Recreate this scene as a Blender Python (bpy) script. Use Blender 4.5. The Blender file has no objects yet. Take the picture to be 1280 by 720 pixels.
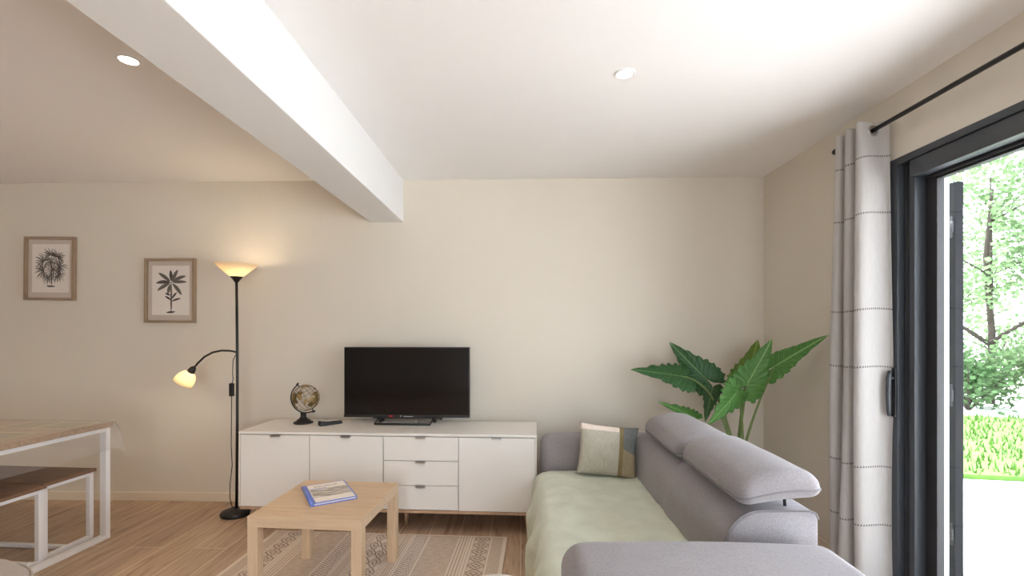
import bpy, bmesh, math, random
import numpy as np
from mathutils import Vector, Matrix, noise as mnoise
random.seed(7)
PI = math.pi
S = bpy.context.scene
COL = S.collection
R = math.radians

# ------------------------------------------------------------------ helpers
def lin(c):
    return tuple(((v / 255) / 12.92 if v / 255 <= .04045 else ((v / 255 + .055) / 1.055) ** 2.4) for v in c) + (1.0,)

def tag(o, label=None, cat=None, group=None, kind=None):
    if label: o['label'] = label
    if cat: o['category'] = cat
    if group: o['group'] = group
    if kind: o['kind'] = kind
    return o

def empty(name, loc=(0, 0, 0), rz=0.0):
    o = bpy.data.objects.new(name, None)
    COL.objects.link(o)
    o.location = loc
    o.rotation_euler = (0, 0, rz)
    o.empty_display_size = .1
    return o

def copy_tree(o, parent=None):
    c = o.copy()
    COL.objects.link(c)
    if parent: c.parent = parent
    for ch in list(o.children):
        copy_tree(ch, c)
    return c

class MB:
    """collects shapes in one bmesh"""
    def __init__(self):
        self.bm = bmesh.new()
        self.mi = 0
    def _new(self, before, smooth):
        for f in self.bm.faces:
            if f.index == -1 or f not in before:
                f.material_index = self.mi
                f.smooth = smooth
    def add(self, verts, faces, smooth=False):
        vs = [self.bm.verts.new(v) for v in verts]
        for f in faces:
            try:
                nf = self.bm.faces.new([vs[i] for i in f])
                nf.material_index = self.mi
                nf.smooth = smooth
            except ValueError:
                pass
        return vs
    def box(self, x0, x1, y0, y1, z0, z1, bev=0.0, seg=2, M=None):
        b = bmesh.new()
        bmesh.ops.create_cube(b, size=1)
        for v in b.verts:
            v.co = Vector(((x0 + x1) / 2 + v.co.x * (x1 - x0), (y0 + y1) / 2 + v.co.y * (y1 - y0), (z0 + z1) / 2 + v.co.z * (z1 - z0)))
        if bev > 0:
            bmesh.ops.bevel(b, geom=list(b.edges), offset=bev, segments=seg, profile=.5, affect='EDGES')
        b.verts.index_update()
        vs = [(M @ v.co) if M else v.co.copy() for v in b.verts]
        fs = [[v.index for v in f.verts] for f in b.faces]
        b.free()
        self.add(vs, fs, False)
        return self
    def tube(self, pts, rad, n=10, caps=True):
        pts = [Vector(p) for p in pts]
        rads = rad if isinstance(rad, (list, tuple)) else [rad] * len(pts)
        up = None
        rings = []
        for i, p in enumerate(pts):
            t = (pts[min(i + 1, len(pts) - 1)] - pts[max(i - 1, 0)]).normalized()
            if up is None:
                a = Vector((0, 0, 1)) if abs(t.z) < .9 else Vector((1, 0, 0))
                up = t.cross(a).normalized()
            else:
                up = (up - t * up.dot(t)).normalized()
            b = t.cross(up)
            rings.append([p + (up * math.cos(2 * PI * k / n) + b * math.sin(2 * PI * k / n)) * rads[i] for k in range(n)])
        vs = [v for r in rings for v in r]
        fs = []
        for i in range(len(rings) - 1):
            for k in range(n):
                fs.append([i * n + k, i * n + (k + 1) % n, (i + 1) * n + (k + 1) % n, (i + 1) * n + k])
        if caps:
            fs.append(list(range(n))[::-1])
            fs.append([(len(rings) - 1) * n + k for k in range(n)])
        self.add(vs, fs, True)
        return self
    def lathe(self, prof, n=32, M=None, close=False):
        vs, fs = [], []
        for r, z in prof:
            for k in range(n):
                a = 2 * PI * k / n
                p = Vector((r * math.cos(a), r * math.sin(a), z))
                vs.append(M @ p if M else p)
        m = len(prof)
        for i in range(m - 1):
            for k in range(n):
                fs.append([i * n + k, i * n + (k + 1) % n, (i + 1) * n + (k + 1) % n, (i + 1) * n + k])
        if close:
            fs.append([k for k in range(n)][::-1])
            fs.append([(m - 1) * n + k for k in range(n)])
        self.add(vs, fs, True)
        return self
    def prism(self, poly, h, M=None, smooth=False):
        n = len(poly)
        vs = [Vector((x, y, 0)) for x, y in poly] + [Vector((x, y, h)) for x, y in poly]
        if M: vs = [M @ v for v in vs]
        fs = [list(range(n))[::-1], list(range(n, 2 * n))] + [[i, (i + 1) % n, n + (i + 1) % n, n + i] for i in range(n)]
        self.add(vs, fs, smooth)
        return self
    def soft(self, hx, hy, hz, r, k=5, m=8, fn=None, M=None):
        """rounded box of half sizes hx,hy,hz, edge radius r, optional warp"""
        def axis(h):
            inner = h - r
            e = [inner + r * math.tan(PI / 4 * (i / k)) for i in range(1, k + 1)]
            mid = [-inner + 2 * inner * i / m for i in range(m + 1)]
            return [-q for q in reversed(e)] + mid + e
        ax = [axis(hx), axis(hy), axis(hz)]
        H = (hx, hy, hz)
        idx = {}
        vs = []
        def V(p):
            key = tuple(round(c, 6) for c in p)
            if key in idx: return idx[key]
            q = Vector([max(-(H[i] - r), min(H[i] - r, p[i])) for i in range(3)])
            d = Vector(p) - q
            if d.length > 1e-9: d = d.normalized() * r
            w = q + d
            if fn: w = fn(w)
            if M: w = M @ w
            idx[key] = len(vs)
            vs.append(w)
            return idx[key]
        fs = []
        for a in range(3):
            b, c = (a + 1) % 3, (a + 2) % 3
            for s in (-1, 1):
                for i in range(len(ax[b]) - 1):
                    for j in range(len(ax[c]) - 1):
                        q = []
                        for (ii, jj) in ((i, j), (i + 1, j), (i + 1, j + 1), (i, j + 1)):
                            p = [0, 0, 0]
                            p[a] = s * H[a]; p[b] = ax[b][ii]; p[c] = ax[c][jj]
                            q.append(V(p))
                        fs.append(q if s > 0 else q[::-1])
        self.add(vs, fs, True)
        return self
    def build(self, name, mats, parent=None, loc=None):
        me = bpy.data.meshes.new(name)
        bmesh.ops.recalc_face_normals(self.bm, faces=list(self.bm.faces)) if len(self.bm.faces) < 60000 else None
        self.bm.to_mesh(me)
        self.bm.free()
        for m in (mats if isinstance(mats, (list, tuple)) else [mats]):
            me.materials.append(m)
        o = bpy.data.objects.new(name, me)
        COL.objects.link(o)
        if parent: o.parent = parent
        if loc: o.location = loc
        return o

def T(x, y, z): return Matrix.Translation((x, y, z))
def RX(d): return Matrix.Rotation(R(d), 4, 'X')
def RY(d): return Matrix.Rotation(R(d), 4, 'Y')
def RZ(d): return Matrix.Rotation(R(d), 4, 'Z')

# ------------------------------------------------------------------ materials
def new_mat(name):
    m = bpy.data.materials.new(name)
    m.use_nodes = True
    nt = m.node_tree
    b = nt.nodes['Principled BSDF']
    return m, nt, b, nt.nodes, nt.links

def mat(name, c, rough=.5, metal=0, spec=.5, var=.04, vscale=20, bump=0.0, bscale=200, sheen=0.0, trans=0.0, stretch=(1, 1, 1)):
    m, nt, b, N, L = new_mat(name)
    b.inputs['Roughness'].default_value = rough
    b.inputs['Metallic'].default_value = metal
    b.inputs['Specular IOR Level'].default_value = spec
    if sheen: b.inputs['Sheen Weight'].default_value = sheen
    tc = N.new('ShaderNodeTexCoord')
    mp = N.new('ShaderNodeMapping'); mp.inputs['Scale'].default_value = stretch
    L.new(tc.outputs['Object'], mp.inputs['Vector'])
    nz = N.new('ShaderNodeTexNoise'); nz.inputs['Scale'].default_value = vscale; nz.inputs['Detail'].default_value = 3
    L.new(mp.outputs['Vector'], nz.inputs['Vector'])
    mx = N.new('ShaderNodeMix'); mx.data_type = 'RGBA'
    l = lin(c)
    mx.inputs['A'].default_value = tuple(v * (1 - var) for v in l[:3]) + (1,)
    mx.inputs['B'].default_value = tuple(min(1, v * (1 + var)) for v in l[:3]) + (1,)
    L.new(nz.outputs['Fac'], mx.inputs['Factor'])
    L.new(mx.outputs['Result'], b.inputs['Base Color'])
    if bump:
        n2 = N.new('ShaderNodeTexNoise'); n2.inputs['Scale'].default_value = bscale; n2.inputs['Detail'].default_value = 2
        L.new(mp.outputs['Vector'], n2.inputs['Vector'])
        bp = N.new('ShaderNodeBump'); bp.inputs['Strength'].default_value = bump; bp.inputs['Distance'].default_value = .002
        L.new(n2.outputs['Fac'], bp.inputs['Height']); L.new(bp.outputs['Normal'], b.inputs['Normal'])
    return m

def weave(name, c, scale=350, amount=.10, rough=.95, bump=.35, sheen=.2, mottled=.05):
    """woven cloth: crossed wave threads with a soft large mottling"""
    m, nt, b, N, L = new_mat(name)
    b.inputs['Roughness'].default_value = rough
    b.inputs['Specular IOR Level'].default_value = .15
    b.inputs['Sheen Weight'].default_value = sheen
    tc = N.new('ShaderNodeTexCoord')
    n1 = N.new('ShaderNodeTexNoise'); n1.inputs['Scale'].default_value = 9; n1.inputs['Detail'].default_value = 4
    n2 = N.new('ShaderNodeTexNoise'); n2.inputs['Scale'].default_value = scale; n2.inputs['Detail'].default_value = 2
    L.new(tc.outputs['Object'], n1.inputs['Vector']); L.new(tc.outputs['Object'], n2.inputs['Vector'])
    l = lin(c)
    mx = N.new('ShaderNodeMix'); mx.data_type = 'RGBA'
    mx.inputs['A'].default_value = tuple(v * (1 - mottled * 2) for v in l[:3]) + (1,)
    mx.inputs['B'].default_value = tuple(min(1, v * (1 + mottled * 2)) for v in l[:3]) + (1,)
    L.new(n1.outputs['Fac'], mx.inputs['Factor'])
    m2 = N.new('ShaderNodeMix'); m2.data_type = 'RGBA'; m2.blend_type = 'MULTIPLY'
    m2.inputs['Factor'].default_value = amount * 3
    rp = N.new('ShaderNodeValToRGB'); rp.color_ramp.elements[0].position = .35; rp.color_ramp.elements[1].position = .65
    rp.color_ramp.elements[0].color = (.75, .75, .75, 1); rp.color_ramp.elements[1].color = (1.1, 1.1, 1.1, 1)
    L.new(n2.outputs['Fac'], rp.inputs['Fac'])
    L.new(mx.outputs['Result'], m2.inputs['A']); L.new(rp.outputs['Color'], m2.inputs['B'])
    L.new(m2.outputs['Result'], b.inputs['Base Color'])
    bp = N.new('ShaderNodeBump'); bp.inputs['Strength'].default_value = bump; bp.inputs['Distance'].default_value = .002
    L.new(n2.outputs['Fac'], bp.inputs['Height']); L.new(bp.outputs['Normal'], b.inputs['Normal'])
    return m

def wood(name, c1, c2, axis='X', rough=.5, scale=6.0, stretch=14):
    m, nt, b, N, L = new_mat(name)
    b.inputs['Roughness'].default_value = rough
    b.inputs['Specular IOR Level'].default_value = .3
    tc = N.new('ShaderNodeTexCoord'); mp = N.new('ShaderNodeMapping')
    sc = [stretch, stretch, stretch]; sc['XYZ'.index(axis)] = 1.0
    mp.inputs['Scale'].default_value = sc
    L.new(tc.outputs['Object'], mp.inputs['Vector'])
    n = N.new('ShaderNodeTexNoise'); n.inputs['Scale'].default_value = scale / 2; n.inputs['Detail'].default_value = 6; n.inputs['Roughness'].default_value = .65; n.inputs['Distortion'].default_value = .6
    L.new(mp.outputs['Vector'], n.inputs['Vector'])
    rp = N.new('ShaderNodeValToRGB'); rp.color_ramp.elements[0].position = .3; rp.color_ramp.elements[1].position = .7
    rp.color_ramp.elements[0].color = lin(c1); rp.color_ramp.elements[1].color = lin(c2)
    L.new(n.outputs['Fac'], rp.inputs['Fac']); L.new(rp.outputs['Color'], b.inputs['Base Color'])
    bp = N.new('ShaderNodeBump'); bp.inputs['Strength'].default_value = .08; bp.inputs['Distance'].default_value = .001
    L.new(n.outputs['Fac'], bp.inputs['Height']); L.new(bp.outputs['Normal'], b.inputs['Normal'])
    return m

def emit(name, c, s):
    m, nt, b, N, L = new_mat(name)
    b.inputs['Base Color'].default_value = (.8, .8, .8, 1)
    b.inputs['Emission Color'].default_value = c
    b.inputs['Emission Strength'].default_value = s
    return m

def cloth_trans(name, c, fac=.35, bands=None, bump=.3):
    m, nt, b, N, L = new_mat(name)
    N.remove(b)
    out = N['Material Output']
    d = N.new('ShaderNodeBsdfDiffuse'); t = N.new('ShaderNodeBsdfTranslucent'); mx = N.new('ShaderNodeMixShader')
    mx.inputs[0].default_value = fac
    tc = N.new('ShaderNodeTexCoord')
    mp = N.new('ShaderNodeMapping'); mp.inputs['Scale'].default_value = (1, 1, .12)
    L.new(tc.outputs['Object'], mp.inputs['Vector'])
    n = N.new('ShaderNodeTexNoise'); n.inputs['Scale'].default_value = 160; n.inputs['Detail'].default_value = 3
    L.new(mp.outputs['Vector'], n.inputs['Vector'])
    l = lin(c)
    mc = N.new('ShaderNodeMix'); mc.data_type = 'RGBA'
    mc.inputs['A'].default_value = tuple(v * .90 for v in l[:3]) + (1,); mc.inputs['B'].default_value = tuple(min(1, v * 1.05) for v in l[:3]) + (1,)
    L.new(n.outputs['Fac'], mc.inputs['Factor'])
    col = mc.outputs['Result']
    if bands:
        uv = N.new('ShaderNodeUVMap')
        sp = N.new('ShaderNodeSeparateXYZ'); L.new(uv.outputs['UV'], sp.inputs['Vector'])
        for z in bands:
            s1 = N.new('ShaderNodeMath'); s1.operation = 'SUBTRACT'; s1.inputs[1].default_value = z; L.new(sp.outputs['Y'], s1.inputs[0])
            s2 = N.new('ShaderNodeMath'); s2.operation = 'ABSOLUTE'; L.new(s1.outputs[0], s2.inputs[0])
            s3 = N.new('ShaderNodeMath'); s3.operation = 'LESS_THAN'; s3.inputs[1].default_value = .0042; L.new(s2.outputs[0], s3.inputs[0])
            w = N.new('ShaderNodeMath'); w.operation = 'MULTIPLY'; w.inputs[1].default_value = 2 * PI / .011; L.new(sp.outputs['X'], w.inputs[0])
            sn = N.new('ShaderNodeMath'); sn.operation = 'SINE'; L.new(w.outputs[0], sn.inputs[0])
            gt = N.new('ShaderNodeMath'); gt.operation = 'GREATER_THAN'; gt.inputs[1].default_value = -.2; L.new(sn.outputs[0], gt.inputs[0])
            ml = N.new('ShaderNodeMath'); ml.operation = 'MULTIPLY'; L.new(s3.outputs[0], ml.inputs[0]); L.new(gt.outputs[0], ml.inputs[1])
            m9 = N.new('ShaderNodeMath'); m9.operation = 'MULTIPLY'; m9.inputs[1].default_value = .75; L.new(ml.outputs[0], m9.inputs[0])
            k = N.new('ShaderNodeMix'); k.data_type = 'RGBA'
            L.new(m9.outputs[0], k.inputs['Factor']); L.new(col, k.inputs['A']); k.inputs['B'].default_value = lin((92, 84, 84))
            col = k.outputs['Result']
    L.new(col, d.inputs['Color']); L.new(col, t.inputs['Color'])
    bp = N.new('ShaderNodeBump'); bp.inputs['Strength'].default_value = bump; bp.inputs['Distance'].default_value = .001
    L.new(n.outputs['Fac'], bp.inputs['Height']); L.new(bp.outputs['Normal'], d.inputs['Normal'])
    L.new(d.outputs[0], mx.inputs[1]); L.new(t.outputs[0], mx.inputs[2]); L.new(mx.outputs[0], out.inputs['Surface'])
    return m

def clear(name, tint=(1, 1, 1), gloss_ior=1.45, rough=.0, body=0.0):
    """thin clear sheet: transmits straight through, reflects by Fresnel"""
    m, nt, b, N, L = new_mat(name)
    N.remove(b)
    out = N['Material Output']
    tr = N.new('ShaderNodeBsdfTransparent'); tr.inputs['Color'].default_value = tint + (1,)
    gl = N.new('ShaderNodeBsdfGlossy'); gl.inputs['Roughness'].default_value = rough
    lw_ = N.new('ShaderNodeLayerWeight'); f0 = ((gloss_ior - 1) / (gloss_ior + 1)) ** 2
    p5 = N.new('ShaderNodeMath'); p5.operation = 'POWER'; p5.inputs[1].default_value = 5; L.new(lw_.outputs['Facing'], p5.inputs[0])
    fr = N.new('ShaderNodeMath'); fr.operation = 'MULTIPLY_ADD'; fr.inputs[1].default_value = 1 - f0; fr.inputs[2].default_value = f0
    L.new(p5.outputs[0], fr.inputs[0])
    mx = N.new('ShaderNodeMixShader')
    L.new(fr.outputs[0], mx.inputs[0]); L.new(tr.outputs[0], mx.inputs[1]); L.new(gl.outputs[0], mx.inputs[2])
    last = mx
    if body:
        df = N.new('ShaderNodeBsdfDiffuse'); df.inputs['Color'].default_value = (.9, .9, .9, 1)
        m2 = N.new('ShaderNodeMixShader'); m2.inputs[0].default_value = body
        L.new(mx.outputs[0], m2.inputs[1]); L.new(df.outputs[0], m2.inputs[2]); last = m2
    L.new(last.outputs[0], out.inputs['Surface'])
    return m

M = {}
M['wall'] = mat('wall_paint', (214, 206, 193), .9, spec=.2, var=.015, vscale=6, bump=.10, bscale=260, stretch=(1, 1, .25))
M['ceil'] = mat('ceiling_paint', (239, 237, 236), .95, spec=.1, var=.01, vscale=4)
M['beam'] = mat('beam_paint', (228, 228, 228), .9, spec=.15, var=.01, vscale=4)
M['base'] = mat('skirting_paint', (218, 205, 186), .6, var=.02)
M['ext'] = mat('exterior_render', (236, 233, 228), .95, var=.03, bump=.3, bscale=60)
M['white'] = mat('white_lacquer', (226, 222, 217), .42, var=.012, vscale=5, spec=.35)
M['oak'] = wood('light_oak_x', (196, 168, 138), (214, 189, 159), 'X', .5)
M['oaky'] = wood('light_oak_y', (196, 168, 138), (214, 189, 159), 'Y', .5)
M['oakz'] = wood('light_oak_z', (196, 168, 138), (214, 189, 159), 'Z', .5)
M['legwood'] = wood('beech_leg', (178, 146, 118), (194, 163, 134), 'Z', .5)
M['framewood'] = wood('grey_brown_frame', (140, 119, 98), (172, 150, 127), 'Z', .6, scale=9)
M['framewoodx'] = wood('grey_brown_frame_x', (140, 119, 98), (172, 150, 127), 'X', .6, scale=9)
M['tabletop'] = wood('table_wood', (140, 112, 90), (186, 156, 128), 'X', .4, scale=7, stretch=18)
M['benchtop'] = wood('bench_wood', (112, 84, 66), (142, 110, 88), 'X', .45, scale=7, stretch=18)
M['wmetal'] = mat('white_metal', (232, 231, 232), .4, var=.01, spec=.5)
M['bmetal'] = mat('black_metal', (22, 20, 20), .42, var=.05, spec=.5)
M['bplastic'] = mat('black_plastic', (20, 20, 21), .45, var=.05)
M['chrome'] = mat('brushed_steel', (190, 188, 186), .3, metal=1, var=.03)
M['gold'] = mat('aged_gold', (150, 124, 80), .45, metal=.5, var=.15, vscale=60)
M['anth'] = mat('anthracite_aluminium', (58, 62, 68), .38, var=.03, spec=.5)
M['anth2'] = mat('anthracite_gasket', (34, 34, 36), .6, var=.03)
M['shut'] = mat('shutter_paint', (26, 27, 30), .8, var=.06, spec=.05)
M['sofa'] = weave('grey_sofa_cloth', (146, 141, 144), 170, .17, mottled=.05)
M['seam'] = weave('grey_seam_cloth', (128, 123, 125), 300, .09)
M['throw'] = weave('mint_throw_cloth', (209, 216, 200), 240, .10, mottled=.10, bump=.5)
M['pouf'] = weave('grey_beige_cloth', (166, 156, 148), 220, .10)
M['poufw'] = weave('pale_cloth', (222, 218, 212), 220, .06)
M['paper'] = mat('print_paper', (236, 228, 220), .8, var=.01)
M['mount'] = mat('picture_mount', (206, 192, 180), .85, var=.02)
M['ink'] = mat('print_ink', (66, 58, 54), .85, var=.35, vscale=120)
M['ink2'] = mat('print_ink_soft', (104, 94, 86), .85, var=.35, vscale=120)
M['pic_glass'] = clear('picture_glass')
M['pane'] = clear('door_glass', tint=(.97, .985, .98))
M['vinyl'] = clear('clear_vinyl', tint=(.97, .97, .97), gloss_ior=1.4, rough=.08, body=.075)
M['blue'] = mat('blue_plastic', (104, 126, 206), .35, var=.06)
M['soil'] = mat('soil', (60, 46, 36), .95, var=.3, vscale=60, bump=.8, bscale=60)
M['pot'] = mat('ceramic_pot', (222, 218, 212), .4, var=.03)

# curtain bands and cloths
M['curtain'] = cloth_trans('linen_curtain', (230, 227, 225), .58, bands=(2.195, 1.915, 1.437, 1.150, .652, .362))

# shade glass (frosted, lit)
def shade_mat(name, c, es):
    m, nt, b, N, L = new_mat(name)
    N.remove(b); out = N['Material Output']
    d = N.new('ShaderNodeBsdfDiffuse'); t = N.new('ShaderNodeBsdfTranslucent'); a = N.new('ShaderNodeMixShader'); a.inputs[0].default_value = .45
    n = N.new('ShaderNodeTexNoise'); n.inputs['Scale'].default_value = 30; n.inputs['Detail'].default_value = 4
    rp = N.new('ShaderNodeValToRGB'); l = lin(c)
    rp.color_ramp.elements[0].color = tuple(v * .85 for v in l[:3]) + (1,); rp.color_ramp.elements[1].color = l
    L.new(n.outputs['Fac'], rp.inputs['Fac'])
    L.new(rp.outputs['Color'], d.inputs['Color']); L.new(rp.outputs['Color'], t.inputs['Color'])
    L.new(d.outputs[0], a.inputs[1]); L.new(t.outputs[0], a.inputs[2])
    L.new(a.outputs[0], out.inputs['Surface'])
    return m
M['shade'] = shade_mat('frosted_glass_shade', (250, 236, 210), 0)
WARM = (1.0, .82, .56, 1)
M['bulb'] = emit('lamp_bulb', WARM, 26)
M['down'] = emit('downlight_lens', (1.0, .88, .72, 1), 14)

# floor planks
def floor_mat():
    m, nt, b, N, L = new_mat('wood_plank_tiles')
    b.inputs['Roughness'].default_value = .45
    b.inputs['Specular IOR Level'].default_value = .35
    tc = N.new('ShaderNodeTexCoord')
    mp = N.new('ShaderNodeMapping'); mp.inputs['Rotation'].default_value = (0, 0, R(90))
    L.new(tc.outputs['Object'], mp.inputs['Vector'])
    br = N.new('ShaderNodeTexBrick'); br.offset = .37; br.offset_frequency = 2
    br.inputs['Scale'].default_value = 1; br.inputs['Brick Width'].default_value = 1.2; br.inputs['Row Height'].default_value = .2
    br.inputs['Mortar Size'].default_value = .0028; br.inputs['Bias'].default_value = 0; br.inputs['Mortar Smooth'].default_value = .1
    br.inputs['Color1'].default_value = (.38, .38, .38, 1); br.inputs['Color2'].default_value = (.62, .62, .62, 1); br.inputs['Mortar'].default_value = (.5, .5, .5, 1)
    L.new(mp.outputs['Vector'], br.inputs['Vector'])
    # per-plank offset of the grain
    va = N.new('ShaderNodeVectorMath'); va.operation = 'MULTIPLY'; va.inputs[1].default_value = (23, 11, 7)
    L.new(br.outputs['Color'], va.inputs[0])
    vb = N.new('ShaderNodeVectorMath'); vb.operation = 'ADD'
    L.new(mp.outputs['Vector'], vb.inputs[0]); L.new(va.outputs[0], vb.inputs[1])
    m2 = N.new('ShaderNodeMapping'); m2.inputs['Scale'].default_value = (1, 11, 1)
    L.new(vb.outputs[0], m2.inputs['Vector'])
    n = N.new('ShaderNodeTexNoise'); n.inputs['Scale'].default_value = 2.6; n.inputs['Detail'].default_value = 8; n.inputs['Roughness'].default_value = .68; n.inputs['Distortion'].default_value = .9
    L.new(m2.outputs['Vector'], n.inputs['Vector'])
    rp = N.new('ShaderNodeValToRGB'); e = rp.color_ramp.elements
    e[0].position = .28; e[0].color = lin((132, 107, 87)); e[1].position = .74; e[1].color = lin((208, 182, 157))
    x = e.new(.46); x.color = lin((184, 157, 132))
    L.new(n.outputs['Fac'], rp.inputs['Fac'])
    mx = N.new('ShaderNodeMix'); mx.data_type = 'RGBA'; mx.blend_type = 'MULTIPLY'; mx.inputs['Factor'].default_value = .5
    tr = N.new('ShaderNodeValToRGB'); tr.color_ramp.elements[0].position = .3; tr.color_ramp.elements[1].position = .7
    tr.color_ramp.elements[0].color = (.72, .72, .72, 1); tr.color_ramp.elements[1].color = (1, 1, 1, 1)
    L.new(br.outputs['Color'], tr.inputs['Fac'])
    L.new(rp.outputs['Color'], mx.inputs['A']); L.new(tr.outputs['Color'], mx.inputs['B'])
    m3 = N.new('ShaderNodeMix'); m3.data_type = 'RGBA'; L.new(br.outputs['Fac'], m3.inputs['Factor'])
    L.new(mx.outputs['Result'], m3.inputs['A']); m3.inputs['B'].default_value = lin((218, 200, 182))
    L.new(m3.outputs['Result'], b.inputs['Base Color'])
    bp = N.new('ShaderNodeBump'); bp.inputs['Strength'].default_value = .15; bp.inputs['Distance'].default_value = .002; bp.invert = True
    L.new(br.outputs['Fac'], bp.inputs['Height']); L.new(bp.outputs['Normal'], b.inputs['Normal'])
    return m
M['floor'] = floor_mat()

# leaf with pale veins (UV: x across, y along, in leaf units)
def leaf_mat(name, c1, c2, vein):
    m, nt, b, N, L = new_mat(name)
    b.inputs['Roughness'].default_value = .42
    b.inputs['Specular IOR Level'].default_value = .4
    uv = N.new('ShaderNodeUVMap'); sp = N.new('ShaderNodeSeparateXYZ'); L.new(uv.outputs['UV'], sp.inputs[0])
    def mth(op, a, bb=None):
        k = N.new('ShaderNodeMath'); k.operation = op
        for i, v in enumerate((a, bb)):
            if v is None: continue
            if isinstance(v, (int, float)): k.inputs[i].default_value = v
            else: L.new(v, k.inputs[i])
        return k.outputs[0]
    ax = mth('ABSOLUTE', sp.outputs['X'])
    s = mth('SUBTRACT', sp.outputs['Y'], mth('MULTIPLY', mth('POWER', ax, .85), .55))
    fr = mth('FRACT', mth('MULTIPLY', s, 9.0))
    d = mth('ABSOLUTE', mth('SUBTRACT', fr, .5))
    v1 = mth('LESS_THAN', d, .055)
    v2 = mth('LESS_THAN', ax, .011)
    vn = mth('MAXIMUM', mth('MULTIPLY', v1, .55), v2)
    n = N.new('ShaderNodeTexNoise'); n.inputs['Scale'].default_value = 7; n.inputs['Detail'].default_value = 4
    L.new(uv.outputs['UV'], n.inputs['Vector'])
    rib = mth('ADD', mth('MULTIPLY', d, .7), mth('MULTIPLY', n.outputs['Fac'], .6))
    mx = N.new('ShaderNodeMix'); mx.data_type = 'RGBA'; mx.inputs['A'].default_value = lin(c1); mx.inputs['B'].default_value = lin(c2)
    L.new(rib, mx.inputs['Factor'])
    m2 = N.new('ShaderNodeMix'); m2.data_type = 'RGBA'; m2.inputs['B'].default_value = lin(vein)
    L.new(mx.outputs['Result'], m2.inputs['A']); L.new(vn, m2.inputs['Factor'])
    L.new(m2.outputs['Result'], b.inputs['Base Color'])
    bp = N.new('ShaderNodeBump'); bp.inputs['Strength'].default_value = .5; bp.inputs['Distance'].default_value = .006
    L.new(d, bp.inputs['Height']); L.new(bp.outputs['Normal'], b.inputs['Normal'])
    # a little light comes through the blade
    out = N['Material Output']
    t = N.new('ShaderNodeBsdfTranslucent'); L.new(m2.outputs['Result'], t.inputs['Color'])
    ms = N.new('ShaderNodeMixShader'); ms.inputs[0].default_value = .22
    L.new(b.outputs[0], ms.inputs[1]); L.new(t.outputs[0], ms.inputs[2]); L.new(ms.outputs[0], out.inputs['Surface'])
    return m
M['leafd'] = leaf_mat('dark_leaf', (34, 70, 40), (62, 108, 58), (104, 146, 88))
M['leafg'] = leaf_mat('green_leaf', (58, 108, 48), (96, 150, 70), (142, 182, 112))
M['leafy'] = leaf_mat('yellow_green_leaf', (76, 108, 34), (116, 146, 52), (150, 176, 92))
M['stem'] = mat('leaf_stem', (112, 132, 74), .5, var=.12, vscale=12, stretch=(1, 1, .3))

# ------------------------------------------------------------------ room shell
XR, YB, H = 1.84, 3.63, 2.5
XL, YF = -5.3, -3.6
OY0, OY1, OZ = -.15, 2.43, 2.174        # door opening in the right wall

def struct(mb, name, m):
    o = mb.build(name, m); o['kind'] = 'structure'; return o

struct(MB().box(XL - .2, XR + .31, YF - .2, YB + .2, -.2, 0), 'floor', M['floor'])
struct(MB().box(XL - .2, XR + .31, YF - .2, YB + .2, H, H + .2), 'ceiling', M['ceil'])
struct(MB().box(XL - .2, XR + .31, YB, YB + .2, 0, H), 'wall_back', M['wall'])
wf = MB()
WX0, WX1, WZ0, WZ1 = -.95, 1.65, .02, 2.25       # unseen window, added behind the camera to fill the room with light
wf.box(XL - .2, WX0, YF - .2, YF, 0, H); wf.box(WX1, XR + .31, YF - .2, YF, 0, H)
wf.box(WX0, WX1, YF - .2, YF, WZ1, H); wf.box(WX0, WX1, YF - .2, YF, 0, WZ0)
struct(wf, 'wall_front', M['ceil'])
wn = empty('fill_window_1', (0, YF - .1, 0)); wn['kind'] = 'structure'
k = MB()
for x0, x1, z0, z1 in ((WX0, WX1, WZ0, WZ0 + .06), (WX0, WX1, WZ1 - .06, WZ1), (WX0, WX0 + .06, WZ0 + .06, WZ1 - .06), (WX1 - .06, WX1, WZ0 + .06, WZ1 - .06), ((WX0 + WX1) / 2 - .04, (WX0 + WX1) / 2 + .04, WZ0 + .06, WZ1 - .06)):
    k.box(x0, x1, -.03, .03, z0, z1, .003)
k.build('fill_window_frame', M['anth'], wn)
MB().box(WX0 + .05, WX1 - .05, -.003, .003, WZ0 + .05, WZ1 - .05).build('glass', M['pane'], wn)
struct(MB().box(XL - .2, XL, YF, YB, 0, H), 'wall_left', M['wall'])
w = MB()
w.box(XR, XR + .13, OY1, YB, 0, H)
w.box(XR, XR + .13, OY0, OY1, OZ, H)
w.box(XR, XR + .13, YF, OY0, 0, H)
w.mi = 1
w.box(XR + .13, XR + .31, OY1 - .0, YB + .2, -.2, H + .2)
w.box(XR + .13, XR + .31, OY0, OY1, OZ - .02, H + .2)
w.box(XR + .13, XR + .31, YF - .2, OY0, -.2, H + .2)
struct(w, 'wall_right', [M['wall'], M['ext']])
struct(MB().box(-1.165, -.907, YF, YB, 2.175, H, .004), 'ceiling_beam', M['beam'])
struct(MB().box(XL, XR, YB - .014, YB, 0, .07, .004), 'baseboard_back', M['base'])
struct(MB().box(XR - .014, XR, OY1 + .03, YB - .014, 0, .07, .004), 'baseboard_right', M['base'])
struct(MB().box(XL, XL + .014, YF, YB - .014, 0, .07, .004), 'baseboard_left', M['base'])

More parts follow.
